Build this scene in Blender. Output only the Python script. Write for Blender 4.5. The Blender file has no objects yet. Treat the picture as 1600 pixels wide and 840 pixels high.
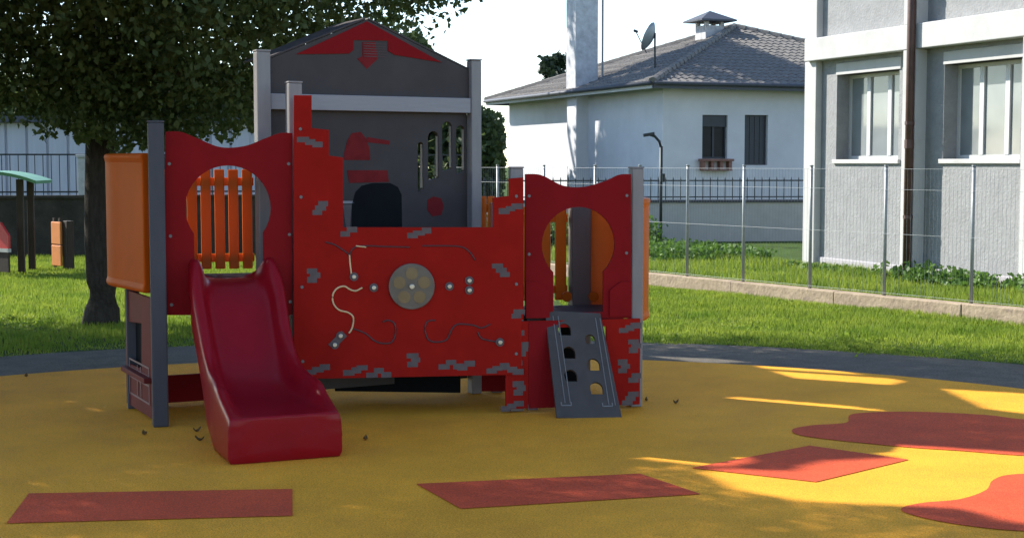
import bpy, math, random
import numpy as np
from mathutils import Vector, Matrix
from mathutils.geometry import tessellate_polygon

S = bpy.context.scene
COL = S.collection
random.seed(7)
RNG = np.random.default_rng(11)

# ------------------------------------------------------------------ camera
F, H = 2300.0, 1.72                       # focal length in photo pixels, eye height
TH = math.atan(164 / F)
cam = bpy.data.cameras.new('camera')
cam.sensor_width = 36.0
cam.lens = 36.0 * F / 1600
cam.clip_end = 2000
co = bpy.data.objects.new('camera', cam)
COL.objects.link(co)
co.location = (0, 0, H)
co.rotation_euler = (math.pi / 2 - TH, 0, 0)
S.camera = co

# ------------------------------------------------------------------ sky, sun, exposure
SUN_EL = math.radians(36)
SUN_AZ = (-0.87, 0.493)                   # towards the sun, in plan
w = bpy.data.worlds.new('World')
S.world = w
w.use_nodes = True
nt = w.node_tree
sky = nt.nodes.new('ShaderNodeTexSky')
sky.sky_type = 'NISHITA'
sky.sun_disc = False
sky.sun_elevation = SUN_EL
sky.sun_rotation = math.atan2(SUN_AZ[0], SUN_AZ[1])
sky.air_density = 0.9
sky.dust_density = .1
sky.ozone_density = 0.8
nt.links.new(sky.outputs[0], nt.nodes['Background'].inputs[0])
nt.nodes['Background'].inputs[1].default_value = 0.15
sl = bpy.data.lights.new('sun', 'SUN')
sl.energy = 4.9
sl.angle = math.radians(0.53)
sl.color = (1.0, 0.95, 0.85)
so = bpy.data.objects.new('sun', sl)
COL.objects.link(so)
SUND = Vector((SUN_AZ[0] * math.cos(SUN_EL), SUN_AZ[1] * math.cos(SUN_EL), math.sin(SUN_EL))).normalized()
so.rotation_euler = SUND.to_track_quat('Z', 'Y').to_euler()
so.location = SUND * 60
S.view_settings.view_transform = 'Standard'
S.view_settings.look = 'None'
S.view_settings.exposure = 1.0
S.view_settings.gamma = 1.0
S.cycles.max_bounces = 8
S.cycles.transparent_max_bounces = 8
S.cycles.use_denoising = True

# ------------------------------------------------------------------ measuring helpers (survey of the place from the photo)
def ray(px, py):
    a = (px - 800) / F
    b = (420 - py) / F
    return Vector((a, math.cos(TH) + b * math.sin(TH), -math.sin(TH) + b * math.cos(TH)))

def ground(px, py, z=0.0):
    r = ray(px, py)
    t = (z - H) / r.z
    return Vector((r.x * t, r.y * t, z))

def at(px, Y, py=256):
    r = ray(px, py)
    return Vector((r.x / r.y * Y, Y, 0))

class Plane:
    """a vertical plane: origin (plan), u along it to the right, n towards the viewer's side"""
    def __init__(s, a, b):
        s.o = Vector((a[0], a[1], 0))
        d = Vector((b[0] - a[0], b[1] - a[1], 0))
        s.len = d.length
        s.u = d.normalized()
        s.n = Vector((s.u.y, -s.u.x, 0))
    def uz(s, px, py):
        r = ray(px, py)
        t = (s.o - Vector((0, 0, H))).dot(s.n) / r.dot(s.n)
        p = r * t + Vector((0, 0, H))
        return ((p - s.o).dot(s.u), p.z)
    def pt(s, u, z, out=0.0):
        return s.o + s.u * u + s.n * out + Vector((0, 0, z))
    def poly(s, pts):
        return [s.uz(*p) for p in pts]

# ------------------------------------------------------------------ mesh helpers
ORI = {}

class MB:
    def __init__(s):
        s.v = []; s.f = []
    def add(s, vs, fs):
        k = len(s.v)
        s.v += [tuple(v) for v in vs]
        s.f += [tuple(i + k for i in f) for f in fs]
        return s
    def obox(s, c, x, y, z):
        """box with centre c and half-axis vectors"""
        c, x, y, z = Vector(c), Vector(x), Vector(y), Vector(z)
        vs = [c + x * a + y * b + z * d for d in (-1, 1) for b in (-1, 1) for a in (-1, 1)]
        return s.add(vs, [(0, 2, 3, 1), (4, 5, 7, 6), (0, 1, 5, 4), (2, 6, 7, 3), (0, 4, 6, 2), (1, 3, 7, 5)])
    def bx(s, P, u0, u1, z0, z1, o0, o1):
        """box on a Plane: along u, up z, out from o0 to o1"""
        return s.obox(P.pt((u0 + u1) / 2, (z0 + z1) / 2, (o0 + o1) / 2), P.u * (u1 - u0) / 2, P.n * (o1 - o0) / 2, Vector((0, 0, (z1 - z0) / 2)))
    def plate(s, P, loops, o0, o1):
        """flat sheet with holes on a Plane, loops in (u, z), from out=o0 to out=o1"""
        n = sum(len(l) for l in loops)
        tess = tessellate_polygon([[Vector((a, b, 0)) for a, b in l] for l in loops])
        flat = [q for l in loops for q in l]
        vs = [P.pt(a, b, o0) for a, b in flat] + [P.pt(a, b, o1) for a, b in flat]
        fs = []
        for t in tess:
            a, b, c = [Vector((flat[i][0], flat[i][1])) for i in t]
            ccw = (b - a).cross(c - a) > 0
            t = tuple(t) if ccw else tuple(reversed(t))
            fs.append(tuple(i + n for i in t))
            fs.append(tuple(reversed(t)))
        k = 0
        for li, l in enumerate(loops):
            m = len(l)
            area = sum(l[i][0] * l[(i + 1) % m][1] - l[(i + 1) % m][0] * l[i][1] for i in range(m))
            for i in range(m):
                a, b = k + i, k + (i + 1) % m
                q = (a, b, b + n, a + n)
                if (area > 0) == (li == 0):
                    fs.append(q)
                else:
                    fs.append(tuple(reversed(q)))
            k += m
        return s.add(vs, fs)
    def tube(s, pts, r, n=8, r1=None, cap=True, rs=None):
        pts = [Vector(p) for p in pts]
        m = len(pts)
        rings = []
        up = Vector((0, 0, 1))
        for i, p in enumerate(pts):
            d = (pts[min(i + 1, m - 1)] - pts[max(i - 1, 0)]).normalized()
            a = d.cross(up)
            if a.length < .05:
                a = d.cross(Vector((0.3, 1, 0)))
            a.normalize()
            b = a.cross(d)
            rr = r if r1 is None else r + (r1 - r) * i / (m - 1)
            if rs: rr = rs[i]
            rings.append([p + (a * math.cos(t) + b * math.sin(t)) * rr for t in [2 * math.pi * j / n for j in range(n)]])
        vs = [v for q in rings for v in q]
        fs = [(i * n + j, i * n + (j + 1) % n, (i + 1) * n + (j + 1) % n, (i + 1) * n + j) for i in range(m - 1) for j in range(n)]
        if cap:
            fs += [tuple(reversed(range(n))), tuple((m - 1) * n + j for j in range(n))]
        return s.add(vs, fs)
    def disc(s, c, n, r, t, seg=24):
        """short cylinder: centre of its back face c, axis n, thickness t"""
        return s.tube([Vector(c), Vector(c) + Vector(n).normalized() * t], r, seg)
    def build(s, name, mat, parent=None, smooth=False, bevel=0, seg=2, origin=None):
        me = bpy.data.meshes.new(name)
        o = bpy.data.objects.new(name, me)
        if parent is not None:
            org = ORI[parent.name]
            off = Vector(origin) if origin is not None else org
        else:
            org = Vector((0, 0, 0))
            off = Vector(origin) if origin is not None else org
        me.from_pydata([tuple(Vector(v) - off) for v in s.v], [], s.f)
        me.update()
        for m in (mat if isinstance(mat, (list, tuple)) else [mat]):
            me.materials.append(m)
        if smooth:
            me.polygons.foreach_set('use_smooth', [True] * len(me.polygons))
        COL.objects.link(o)
        if parent is not None:
            o.parent = parent
        o.location = off - org
        ORI[o.name] = off
        if bevel:
            b = o.modifiers.new('bevel', 'BEVEL')
            b.width = bevel; b.segments = seg; b.limit_method = 'ANGLE'; b.angle_limit = math.radians(40)
        return o

def tag(o, label=None, cat=None, group=None, kind=None):
    if label: o['label'] = label
    if cat: o['category'] = cat
    if group: o['group'] = group
    if kind: o['kind'] = kind
    return o

def thing(name, loc, label, cat, group=None):
    o = bpy.data.objects.new(name, None)
    o.empty_display_size = .2
    COL.objects.link(o)
    o.location = loc
    ORI[o.name] = Vector(loc)
    return tag(o, label, cat, group)

def copy_part(o, world, rot=0):
    c = o.copy()
    COL.objects.link(c)
    c.location = Vector(world) - ORI[o.parent.name]
    if rot: c.rotation_euler.z = rot
    ORI[c.name] = Vector(world)
    return c

def fast_mesh(name, verts, faces, mat, parent=None, smooth=False):
    """verts (n,3), faces (m,k) numpy; world coordinates"""
    me = bpy.data.meshes.new(name)
    k = faces.shape[1]
    off = np.array(ORI[parent.name]) if parent is not None else np.zeros(3)
    me.vertices.add(len(verts))
    me.vertices.foreach_set('co', (verts - off).astype(np.float32).ravel())
    me.loops.add(faces.size)
    me.loops.foreach_set('vertex_index', faces.astype(np.int32).ravel())
    me.polygons.add(len(faces))
    me.polygons.foreach_set('loop_start', np.arange(0, faces.size, k, dtype=np.int32))
    me.polygons.foreach_set('loop_total', np.full(len(faces), k, dtype=np.int32))
    me.update(calc_edges=True)
    for m in (mat if isinstance(mat, (list, tuple)) else [mat]):
        me.materials.append(m)
    if smooth:
        me.polygons.foreach_set('use_smooth', [True] * len(me.polygons))
    o = bpy.data.objects.new(name, me)
    COL.objects.link(o)
    if parent is not None:
        o.parent = parent
    ORI[o.name] = Vector(off)
    return o

# ------------------------------------------------------------------ materials
def mat(name, col, rough=.6, var=.12, scale=8, bump=0, bscale=200, metal=0, spec=.5, col2=None, dirt=0, dirt_col=(.08, .07, .06), dscale=3,
        stretch=(1, 1, 1), trans=0, detail=4, grain=0, gscale=160):
    m = bpy.data.materials.new(name)
    m.use_nodes = True
    t = m.node_tree
    b = t.nodes['Principled BSDF']
    b.inputs['Roughness'].default_value = rough
    b.inputs['Metallic'].default_value = metal
    b.inputs['Specular IOR Level'].default_value = spec
    tc = t.nodes.new('ShaderNodeTexCoord')
    mp = t.nodes.new('ShaderNodeMapping')
    mp.inputs['Scale'].default_value = stretch
    t.links.new(tc.outputs['Object'], mp.inputs[0])
    n = t.nodes.new('ShaderNodeTexNoise')
    n.inputs['Scale'].default_value = scale
    n.inputs['Detail'].default_value = detail
    n.inputs['Roughness'].default_value = .65
    t.links.new(mp.outputs[0], n.inputs['Vector'])
    r = t.nodes.new('ShaderNodeValToRGB')
    c2 = col2 or tuple(min(1, x * (1 + var)) for x in col)
    c1 = col if col2 else tuple(x * (1 - var) for x in col)
    r.color_ramp.elements[0].position = .3
    r.color_ramp.elements[1].position = .7
    r.color_ramp.elements[0].color = (*c1, 1)
    r.color_ramp.elements[1].color = (*c2, 1)
    t.links.new(n.outputs['Fac'], r.inputs[0])
    out = r.outputs[0]
    if dirt:
        d = t.nodes.new('ShaderNodeTexNoise')
        d.inputs['Scale'].default_value = dscale
        d.inputs['Detail'].default_value = 7
        d.inputs['Roughness'].default_value = .7
        t.links.new(mp.outputs[0], d.inputs['Vector'])
        dr = t.nodes.new('ShaderNodeMapRange')
        dr.inputs[1].default_value = .5; dr.inputs[2].default_value = .75
        dr.inputs[3].default_value = 0; dr.inputs[4].default_value = dirt
        t.links.new(d.outputs['Fac'], dr.inputs[0])
        mx = t.nodes.new('ShaderNodeMix')
        mx.data_type = 'RGBA'
        t.links.new(dr.outputs[0], mx.inputs[0])
        t.links.new(out, mx.inputs[6])
        mx.inputs[7].default_value = (*dirt_col, 1)
        out = mx.outputs[2]
    if grain:
        gn_ = t.nodes.new('ShaderNodeTexNoise')
        gn_.inputs['Scale'].default_value = gscale
        gn_.inputs['Detail'].default_value = 2
        t.links.new(tc.outputs['Object'], gn_.inputs['Vector'])
        g1 = t.nodes.new('ShaderNodeMapRange')
        g1.inputs[1].default_value = .32; g1.inputs[2].default_value = .68
        g1.inputs[3].default_value = 1 - grain; g1.inputs[4].default_value = 1 + grain
        t.links.new(gn_.outputs['Fac'], g1.inputs[0])
        vm = t.nodes.new('ShaderNodeVectorMath')
        vm.operation = 'SCALE'
        t.links.new(out, vm.inputs[0])
        t.links.new(g1.outputs[0], vm.inputs['Scale'])
        out = vm.outputs[0]
    t.links.new(out, b.inputs['Base Color'])
    if bump:
        bn = t.nodes.new('ShaderNodeTexNoise')
        bn.inputs['Scale'].default_value = bscale
        bn.inputs['Detail'].default_value = 3
        t.links.new(tc.outputs['Object'], bn.inputs['Vector'])
        bp = t.nodes.new('ShaderNodeBump')
        bp.inputs['Strength'].default_value = bump
        bp.inputs['Distance'].default_value = .01
        t.links.new(bn.outputs['Fac'], bp.inputs['Height'])
        t.links.new(bp.outputs[0], b.inputs['Normal'])
    if trans:
        tr = t.nodes.new('ShaderNodeBsdfTranslucent')
        t.links.new(out, tr.inputs[0])
        ms = t.nodes.new('ShaderNodeMixShader')
        ms.inputs[0].default_value = trans
        t.links.new(b.outputs[0], ms.inputs[1])
        t.links.new(tr.outputs[0], ms.inputs[2])
        t.links.new(ms.outputs[0], t.nodes['Material Output'].inputs[0])
    return m

def leafmat(name, c1, c2, trans=.35, rough=.5):
    """colour differs from leaf clump to leaf clump"""
    m = mat(name, c1, rough, col2=c2, scale=1.7, trans=trans, detail=6, spec=.35)
    return m

M = {}
M['rubber_yellow'] = mat('yellow rubber', (.84, .37, .032), .85, .12, 1.2, bump=.6, bscale=160, spec=.15, dirt=.6, dirt_col=(.64, .275, .038), dscale=1.4, grain=.28, gscale=120)
M['rubber_red'] = mat('red rubber', (.62, .092, .036), .85, .12, 2.2, bump=.6, bscale=160, spec=.15, grain=.28, gscale=120, dirt=.35, dirt_col=(.33, .05, .035), dscale=1.4)
M['asphalt'] = mat('asphalt', (.115, .100, .080), .9, .25, 5, grain=.35, gscale=60, bump=.6, bscale=120, spec=.25, dirt=.5, dirt_col=(.12, .11, .10), dscale=1.3)
M['soil'] = mat('lawn soil', (.05, .085, .018), .95, .3, 2.5, bump=.8, bscale=40, spec=.1, dirt=.5, dirt_col=(.09, .09, .03), dscale=.6)
M['grass'] = mat('grass blade', (.12, .21, .022), .6, col2=(.32, .38, .05), scale=1.3, trans=.5, spec=.25)
M['weed'] = mat('weed leaf', (.05, .115, .018), .5, col2=(.14, .25, .035), scale=1.6, trans=.35, spec=.3)
M['hpl_red'] = mat('red panel', (.30, .0105, .007), .6, .10, 5, spec=.06, bump=.08, bscale=300, dirt=.25, dirt_col=(.22, .009, .008), dscale=2)
M['hpl_wine'] = mat('wine red panel', (.215, .007, .010), .6, .10, 4, spec=.07, bump=.08, bscale=300, dirt=.2, dirt_col=(.15, .006, .009), dscale=2)
M['hpl_dark_red'] = mat('dull dark red panel', (.14, .02, .02), .6, .12, 6, spec=.15, dirt=.35, dirt_col=(.10, .03, .03))
M['slide_red'] = mat('moulded crimson plastic', (.255, .004, .011), .30, .08, 3, spec=.2, dirt=.3, dirt_col=(.22, .02, .035), dscale=4)
M['hpl_grey'] = mat('slate grey panel', (.058, .049, .051), .6, .10, 5, spec=.2, bump=.08, bscale=300, dirt=.35, dirt_col=(.040, .036, .041), dscale=2)
M['band_grey'] = mat('light grey board', (.26, .25, .275), .45, .08, 6, stretch=(1, 1, 8), dirt=.2, dirt_col=(.17, .16, .18))
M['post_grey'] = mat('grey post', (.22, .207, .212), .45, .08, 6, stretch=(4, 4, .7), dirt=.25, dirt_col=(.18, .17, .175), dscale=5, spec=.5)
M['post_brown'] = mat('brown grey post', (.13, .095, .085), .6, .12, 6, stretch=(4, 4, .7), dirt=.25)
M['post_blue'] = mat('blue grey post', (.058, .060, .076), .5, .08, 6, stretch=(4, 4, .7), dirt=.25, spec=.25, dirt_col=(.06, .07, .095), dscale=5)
M['print_grey'] = mat('grey printed brick', (.085, .062, .07), .5, .18, 14)
M['print_red'] = mat('faded red print', (.17, .015, .018), .6, .18, 10, spec=.08)
M['print_line'] = mat('dark print line', (.06, .02, .025), .5, .1, 10)
M['print_pale'] = mat('pale print line', (.22, .13, .14), .5, .1, 10)
M['black'] = mat('black board', (.008, .009, .012), .7, .1, 10, spec=.08)
M['board_grey'] = mat('anthracite board', (.072, .065, .064), .55, .12, 8, spec=.1, dirt=.35, dirt_col=(.085, .082, .085), dscale=6)
M['orange_sunlit'] = mat('sunlit orange', (.76, .17, .01), .42, .07, 3, spec=.3, dirt=.15, dirt_col=(.55, .12, .01), trans=.3)  # brighter copy of the orange, sunlight put into its colour
M['orange'] = mat('orange in shade', (.46, .08, .005), .5, .07, 3, spec=.06, dirt=.15, dirt_col=(.5, .1, .01), dscale=3, trans=.05)  # darker copy of the same orange, shade put into its colour
M['steel'] = mat('steel', (.5, .48, .44), .35, .1, 20, metal=.9)
M['galv'] = mat('galvanised steel', (.28, .30, .31), .5, .12, 20, metal=.3)
M['galv_dark'] = mat('worn groove', (.15, .145, .15), .5, .1, 20)
M['gear'] = mat('smoky disc', (.10, .085, .075), .3, .2, 12, spec=.6)
M['gear_window'] = mat('amber window', (.17, .12, .065), .2, .15, 12, spec=.7)
M['cream'] = mat('cream rod', (.62, .45, .25), .4, .1, 10)
M['house_white'] = mat('white house render', (.60, .60, .635), .9, .06, 1.4, bump=.3, bscale=60, spec=.2, dirt=.2, dirt_col=(.46, .455, .46), dscale=.8)
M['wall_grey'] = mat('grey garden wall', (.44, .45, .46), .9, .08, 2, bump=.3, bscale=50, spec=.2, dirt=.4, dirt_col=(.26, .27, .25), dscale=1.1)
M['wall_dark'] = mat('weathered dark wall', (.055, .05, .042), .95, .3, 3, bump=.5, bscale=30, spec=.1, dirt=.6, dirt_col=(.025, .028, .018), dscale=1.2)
M['chimney'] = mat('mottled chimney render', (.50, .50, .52), .95, .18, 5, bump=.5, bscale=30, spec=.1, dirt=.5, dirt_col=(.22, .22, .24), dscale=3)
M['tile'] = mat('grey brown roof tile', (.17, .158, .148), .85, .25, 9, bump=.3, bscale=40, spec=.2, dirt=.5, dirt_col=(.27, .25, .21), dscale=2.5)
M['fascia'] = mat('dark fascia', (.06, .065, .085), .6, .1, 5)
M['shutter'] = mat('dark shutter', (.035, .038, .048), .6, .1, 8)
M['brick_red'] = mat('brick red planter', (.22, .11, .09), .8, .2, 12)
M['iron'] = mat('dark iron', (.03, .035, .042), .5, .15, 20, metal=.3)
M['stipple'] = mat('stippled concrete infill', (.29, .292, .295), .95, .10, 5, bump=1.0, bscale=26, spec=.15, dirt=.5, dirt_col=(.21, .212, .216), dscale=14)
M['beam_white'] = mat('off white painted concrete', (.50, .495, .485), .85, .05, 2, bump=.2, bscale=60, spec=.2, dirt=.35, dirt_col=(.36, .34, .31), dscale=2.5)
M['col_grey'] = mat('grey painted column', (.40, .38, .40), .85, .08, 3, bump=.2, bscale=60, dirt=.3, dirt_col=(.28, .26, .26))
M['rust'] = mat('rust brown downpipe', (.085, .042, .034), .55, .25, 7, dirt=.4, dirt_col=(.12, .055, .04))
M['frame_white'] = mat('white window frame', (.58, .58, .57), .45, .04, 5)
M['curb'] = mat('weathered concrete kerb', (.37, .29, .21), .95, .2, 5, bump=1.0, bscale=22, spec=.1, dirt=.85, dirt_col=(.22, .17, .15), dscale=4, stretch=(1, 1, 1.6))
M['bark'] = mat('bark', (.05, .042, .036), .95, .35, 14, bump=1.0, bscale=30, spec=.1, stretch=(2.2, 2.2, .5))
M['shed_white'] = mat('pale ribbed cladding', (.50, .51, .58), .6, .06, 2, stretch=(5, 1, .4), dirt=.2, dirt_col=(.4, .4, .45))
M['green_roof'] = mat('green plastic roof', (.10, .26, .13), .45, .1, 3)
M['bright_red'] = mat('bright red panel', (.55, .03, .03), .45, .08, 4)
M['bright_orange'] = mat('bright orange board', (.72, .24, .05), .5, .08, 4)
M['wood_dark'] = mat('dark stained post', (.045, .03, .022), .8, .25, 10, stretch=(5, 5, .5))
M['leaf'] = leafmat('tree leaf', (.05, .078, .030), (.13, .165, .05), .45)
M['leaf_pale'] = leafmat('pale leaf', (.045, .075, .02), (.12, .16, .035), .35)
M['conifer'] = leafmat('conifer needles', (.012, .026, .013), (.035, .055, .022), .15)
M['litter'] = mat('fallen leaf', (.12, .075, .03), .8, .3, 30)
g = bpy.data.materials.new('window glass')
g.use_nodes = True
gb = g.node_tree.nodes['Principled BSDF']
gb.inputs['Base Color'].default_value = (.17, .19, .20, 1)
gb.inputs['Roughness'].default_value = .06
gb.inputs['Specular IOR Level'].default_value = .8
gn = g.node_tree.nodes.new('ShaderNodeTexNoise'); gn.inputs['Scale'].default_value = 2.0
gr = g.node_tree.nodes.new('ShaderNodeValToRGB')
gr.color_ramp.elements[0].color = (.13, .15, .16, 1); gr.color_ramp.elements[1].color = (.34, .36, .36, 1)
gt = g.node_tree.nodes.new('ShaderNodeTexCoord')
g.node_tree.links.new(gt.outputs['Object'], gn.inputs['Vector'])
g.node_tree.links.new(gn.outputs['Fac'], gr.inputs[0])
g.node_tree.links.new(gr.outputs[0], gb.inputs['Base Color'])
M['glass'] = g
M['glass_dark'] = mat('dark window pane', (.015, .017, .021), .3, .2, 3, spec=.12)

# ------------------------------------------------------------------ ground
def sheet(name, loops, z, m, parent=None):
    tess = tessellate_polygon([[Vector((a, b, 0)) for a, b in l] for l in loops])
    flat = [q for l in loops for q in l]
    mb = MB()
    fs = []
    for t in tess:
        a, b, c = [Vector((flat[i][0], flat[i][1])) for i in t]
        fs.append(tuple(t) if (b - a).cross(c - a) > 0 else tuple(reversed(t)))
    mb.add([(a, b, z) for a, b in flat], fs)
    return mb.build(name, m, parent)

def circ(cx, cy, r, n=96):
    return [(cx + r * math.cos(2 * math.pi * i / n), cy + r * math.sin(2 * math.pi * i / n)) for i in range(n)]

RC, RR = (-.5, 6.95), 6.1
AC, AR = (-.45, 6.95), 7.4
o = sheet('ground', [[(-700, -700), (700, -700), (700, 700), (-700, 700)]], -.004, M['soil'])
tag(o, kind='structure')
o = sheet('path', [circ(*AC, AR)], .002, M['asphalt'])
tag(o, kind='structure')
rub = sheet('rubber_floor', [circ(*RC, RR, 128)], .007, M['rubber_yellow'])
tag(rub, kind='structure')

def spline(pts, n=8):
    """closed Catmull-Rom through plan points"""
    m = len(pts); out = []
    for i in range(m):
        p0, p1, p2, p3 = [Vector(pts[(i + k - 1) % m][:2]) for k in range(4)]
        for j in range(n):
            t = j / n
            q = .5 * ((2 * p1) + (p2 - p0) * t + (2 * p0 - 5 * p1 + 4 * p2 - p3) * t * t + (3 * p1 - p0 - 3 * p2 + p3) * t ** 3)
            out.append((q.x, q.y))
    return out

def gp(pts):
    return [tuple(ground(*p)[:2]) for p in pts]

for pts, sm in (([(10, 820), (457, 808), (457, 766), (45, 773)], 0),
                ([(650, 758), (720, 797), (1095, 774), (1000, 742)], 0),
                ([(1080, 733), (1275, 755), (1420, 720), (1265, 698)], 0)):
    sheet('red_patch', [gp(pts)], .011, M['rubber_red'], rub)
sheet('red_patch', [spline(gp([(1238, 673), (1262, 684), (1400, 699), (1500, 706), (1610, 714), (1760, 716), (1820, 690), (1760, 668), (1600, 657), (1540, 650),
                               (1430, 645), (1335, 648), (1322, 662), (1270, 666)]))], .011, M['rubber_red'], rub)
sheet('red_patch', [spline(gp([(1408, 797), (1430, 808), (1500, 822), (1600, 832), (1760, 834), (1880, 800), (1800, 756), (1680, 742), (1585, 743), (1552, 752),
                               (1540, 768), (1500, 782), (1440, 788)]))], .011, M['rubber_red'], rub)

# ------------------------------------------------------------------ kerb wall and mesh fence
KA, KB = ground(1010, 445), ground(1600, 508)
KD = (KB - KA).normalized()
KP = Plane(KA - KD * 7.5, KB + KD * 4)
kw = thing('kerb_wall', KP.pt(KP.len / 2, 0, -.1), 'low weathered concrete kerb wall carrying the mesh fence beside the grass', 'low wall')
u = 0
while u < KP.len:
    l = min(1.9 + random.uniform(-.1, .1), KP.len - u)
    h = .165 + random.uniform(-.006, .006)
    mb = MB()
    mb.bx(KP, u, u + l - .005, -.03, h, -.2, random.uniform(-.006, .006))
    mb.build('concrete_block', M['curb'], kw, bevel=.012)
    u += l
fen = thing('mesh_fence', KP.pt(KP.len / 2, .165, -.1), 'thin galvanised wire mesh fence with slim round posts along the kerb wall', 'fence')
FZ = 1.66
post = None
us = []
for px in (1522, 1385, 1268, 1163, 1075, 1000, 930):
    r = ray(px, 256); r.z = 0
    q = KP.o - KP.n * .1
    t = q.dot(KP.n) / r.dot(KP.n)
    us.append((r * t - q).dot(KP.u))
step = (us[0] - us[4]) / 4
us += [us[0] + step, us[0] + 2 * step, us[0] + 3 * step, us[-1] - step * 1.1, us[-1] - step * 2.2, us[-1] - step * 3.3]
us = [x for x in us if 0 < x < KP.len]
for x in us:
    if post is None:
        mb = MB(); mb.tube([KP.pt(x, .15, -.1), KP.pt(x, FZ + .03, -.1)], .021, 8); mb.tube([KP.pt(x, FZ + .03, -.1), KP.pt(x, FZ + .045, -.1)], .025, 8)
        post = mb.build('fence_post', M['galv'], fen, smooth=True, origin=KP.pt(x, 0, -.1))
    else:
        copy_part(post, KP.pt(x, 0, -.1))
mb = MB()
def wire(a, b, r=.0017):
    d = (b - a).normalized(); s = KP.n * r; t = d.cross(KP.n).normalized() * r
    mb.add([a + s, a + t, a - s, a - t, b + s, b + t, b - s, b - t], [(0, 1, 5, 4), (1, 2, 6, 5), (2, 3, 7, 6), (3, 0, 4, 7)])
lo, hi = min(us), max(us)
n = int((hi - lo) / .055)
for i in range(n):
    x = lo + (hi - lo) * i / n
    wire(KP.pt(x, .2, -.072), KP.pt(x, FZ, -.072))
for k, z in enumerate((.2, .9, 1.42, FZ)):
    wire(KP.pt(lo, z, -.069), KP.pt(hi, z, -.069), .0018)
tag(mb.build('wire_mesh', M['galv'], fen), kind='stuff')

# ------------------------------------------------------------------ right building
W = Vector((.366, -.93, 0)).normalized()
B0 = ground(1255, 415)
BN = Vector((W.y, -W.x, 0))
DC = .20                                  # how far the frame stands proud of the infill
BP = Plane(B0 - BN * DC, B0 - BN * DC + W * 14)
BPF = Plane(B0, B0 + W * 14)
#             # n faces left, towards the playground
bld = thing('school_building', BP.pt(7, 0, -3), 'two storey pale grey building with off white concrete frame at the right', 'building')
BH = 7.2
def bu(px): return BP.uz(px, 256)[0]
def bz(px, py): return BP.uz(px, py)[1]
def bf(px): return BPF.uz(px, 256)[0]
uc1 = bf(1275); uc2a, uc2b = bf(1408), bf(1428)
zb0, zb1 = 3.43, 3.80
mb = MB(); mb.bx(BP, -.15, 14, .0, BH, -9, -.42); mb.build('core', M['stipple'], bld)
# end wall beyond the corner is part of the core; frame
def column(u0, u1, m='beam_white'):
    DC = .12 if u0 < 0 else .20
    mb = MB(); mb.bx(BP, u0, u1, -.02, zb0, -.3, DC); mb.build('column', M[m], bld, bevel=.01)
    mb = MB(); mb.bx(BP, u0, u1, zb1, BH, -.3, DC); mb.build('column', M[m], bld, bevel=.01)
bay = uc2a - uc1
cols = [(-.16, uc1 - .16), (uc2a, uc2b)]
wcol = uc2b - uc2a
x = uc2b
while x + bay + wcol < 14:
    x += bay; cols.append((x, x + wcol)); x += wcol
for a, b in cols: column(a, b)
for z0, z1 in ((zb0, zb1),):
    mb = MB(); mb.bx(BP, -.04, 14, z0, z1, -.3, DC + .012); mb.build('beam', M['beam_white'], bld, bevel=.012)
mb = MB(); mb.bx(BP, -.004, 14, BH, BH + .35, -9, DC + .06); mb.build('roof_edge', M['beam_white'], bld, bevel=.012)
mb = MB(); mb.bx(BP, .0, 14, -.03, .16, -.3, .045); mb.build('plinth', M['col_grey'], bld, bevel=.01)
def window(u0, u1, z0, z1, big):
    d = -.24
    fr = MB()
    t = .055
    fr.bx(BP, u0, u1, z0, z0 + t, d - .05, d); fr.bx(BP, u0, u1, z1 - t, z1, d - .05, d)
    fr.bx(BP, u0, u0 + t, z0 + t, z1 - t, d - .05, d); fr.bx(BP, u1 - t, u1, z0 + t, z1 - t, d - .05, d)
    wo = fr.build('window', M['frame_white'], bld)
    m3 = [u0 + (u1 - u0) * k / 3 for k in range(4)]
    for k in (1, 2):
        mb = MB(); mb.bx(BP, m3[k] - .045, m3[k] + .045, z0 + t, z1 - t, d - .045, d + .008); mb.build('mullion', M['frame_white'], wo)
    for k in range(3):
        mb = MB()
        mb.bx(BP, m3[k] + .02, m3[k + 1] - .02, z0 + t - .005, z1 - t + .005, d - .035, d - .022)
        mb.build('pane', M['glass'], wo)
    mb = MB(); mb.bx(BP, u0 - .06, u1 + .06, z0 - .07, z0 - .002, -.25, .045); mb.build('sill', M['beam_white'], wo, bevel=.008)
    mb = MB(); mb.bx(BP, u0 - .015, u1 + .05, z1 + .002, z1 + .19, -.2, .02); mb.build('lintel', M['beam_white'], wo, bevel=.008)
w1 = (bu(1306), bu(1403)); w2 = (bu(1473), bu(1593))
zw0, zw1 = bz(1360, 249), bz(1306, 118)
openings = []
spans = [(cols[i][1], cols[i + 1][0]) for i in range(len(cols) - 1)] + [(cols[-1][1], 14)]
wins = {0: w1, 1: w2}
for i, (a, b) in enumerate(spans):
    for fl in (0, 1):
        dz = 0 if fl == 0 else zb1 + .05
        zlo, zhi = (.0, zb0) if fl == 0 else (zb1, BH)
        wu = wins.get(i, (a + .32, b - .35))
        if wu[1] > b - .1: wu = (wu[0], b - .2)
        z0, z1 = zw0 + dz, zw1 + dz
        holes = []
        if z1 + .12 < zhi and b - a > 1.5:
            holes = [[(wu[0], z0), (wu[1], z0), (wu[1], z1), (wu[0], z1)]]
            window(wu[0] + .003, wu[1] - .003, z0 + .002, z1 - .002, True)
        mb = MB(); mb.plate(BP, [[(a, zlo), (b, zlo), (b, zhi), (a, zhi)]] + holes, -.4, 0)
        mb.build('infill_wall', M['stipple'], bld)
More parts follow.
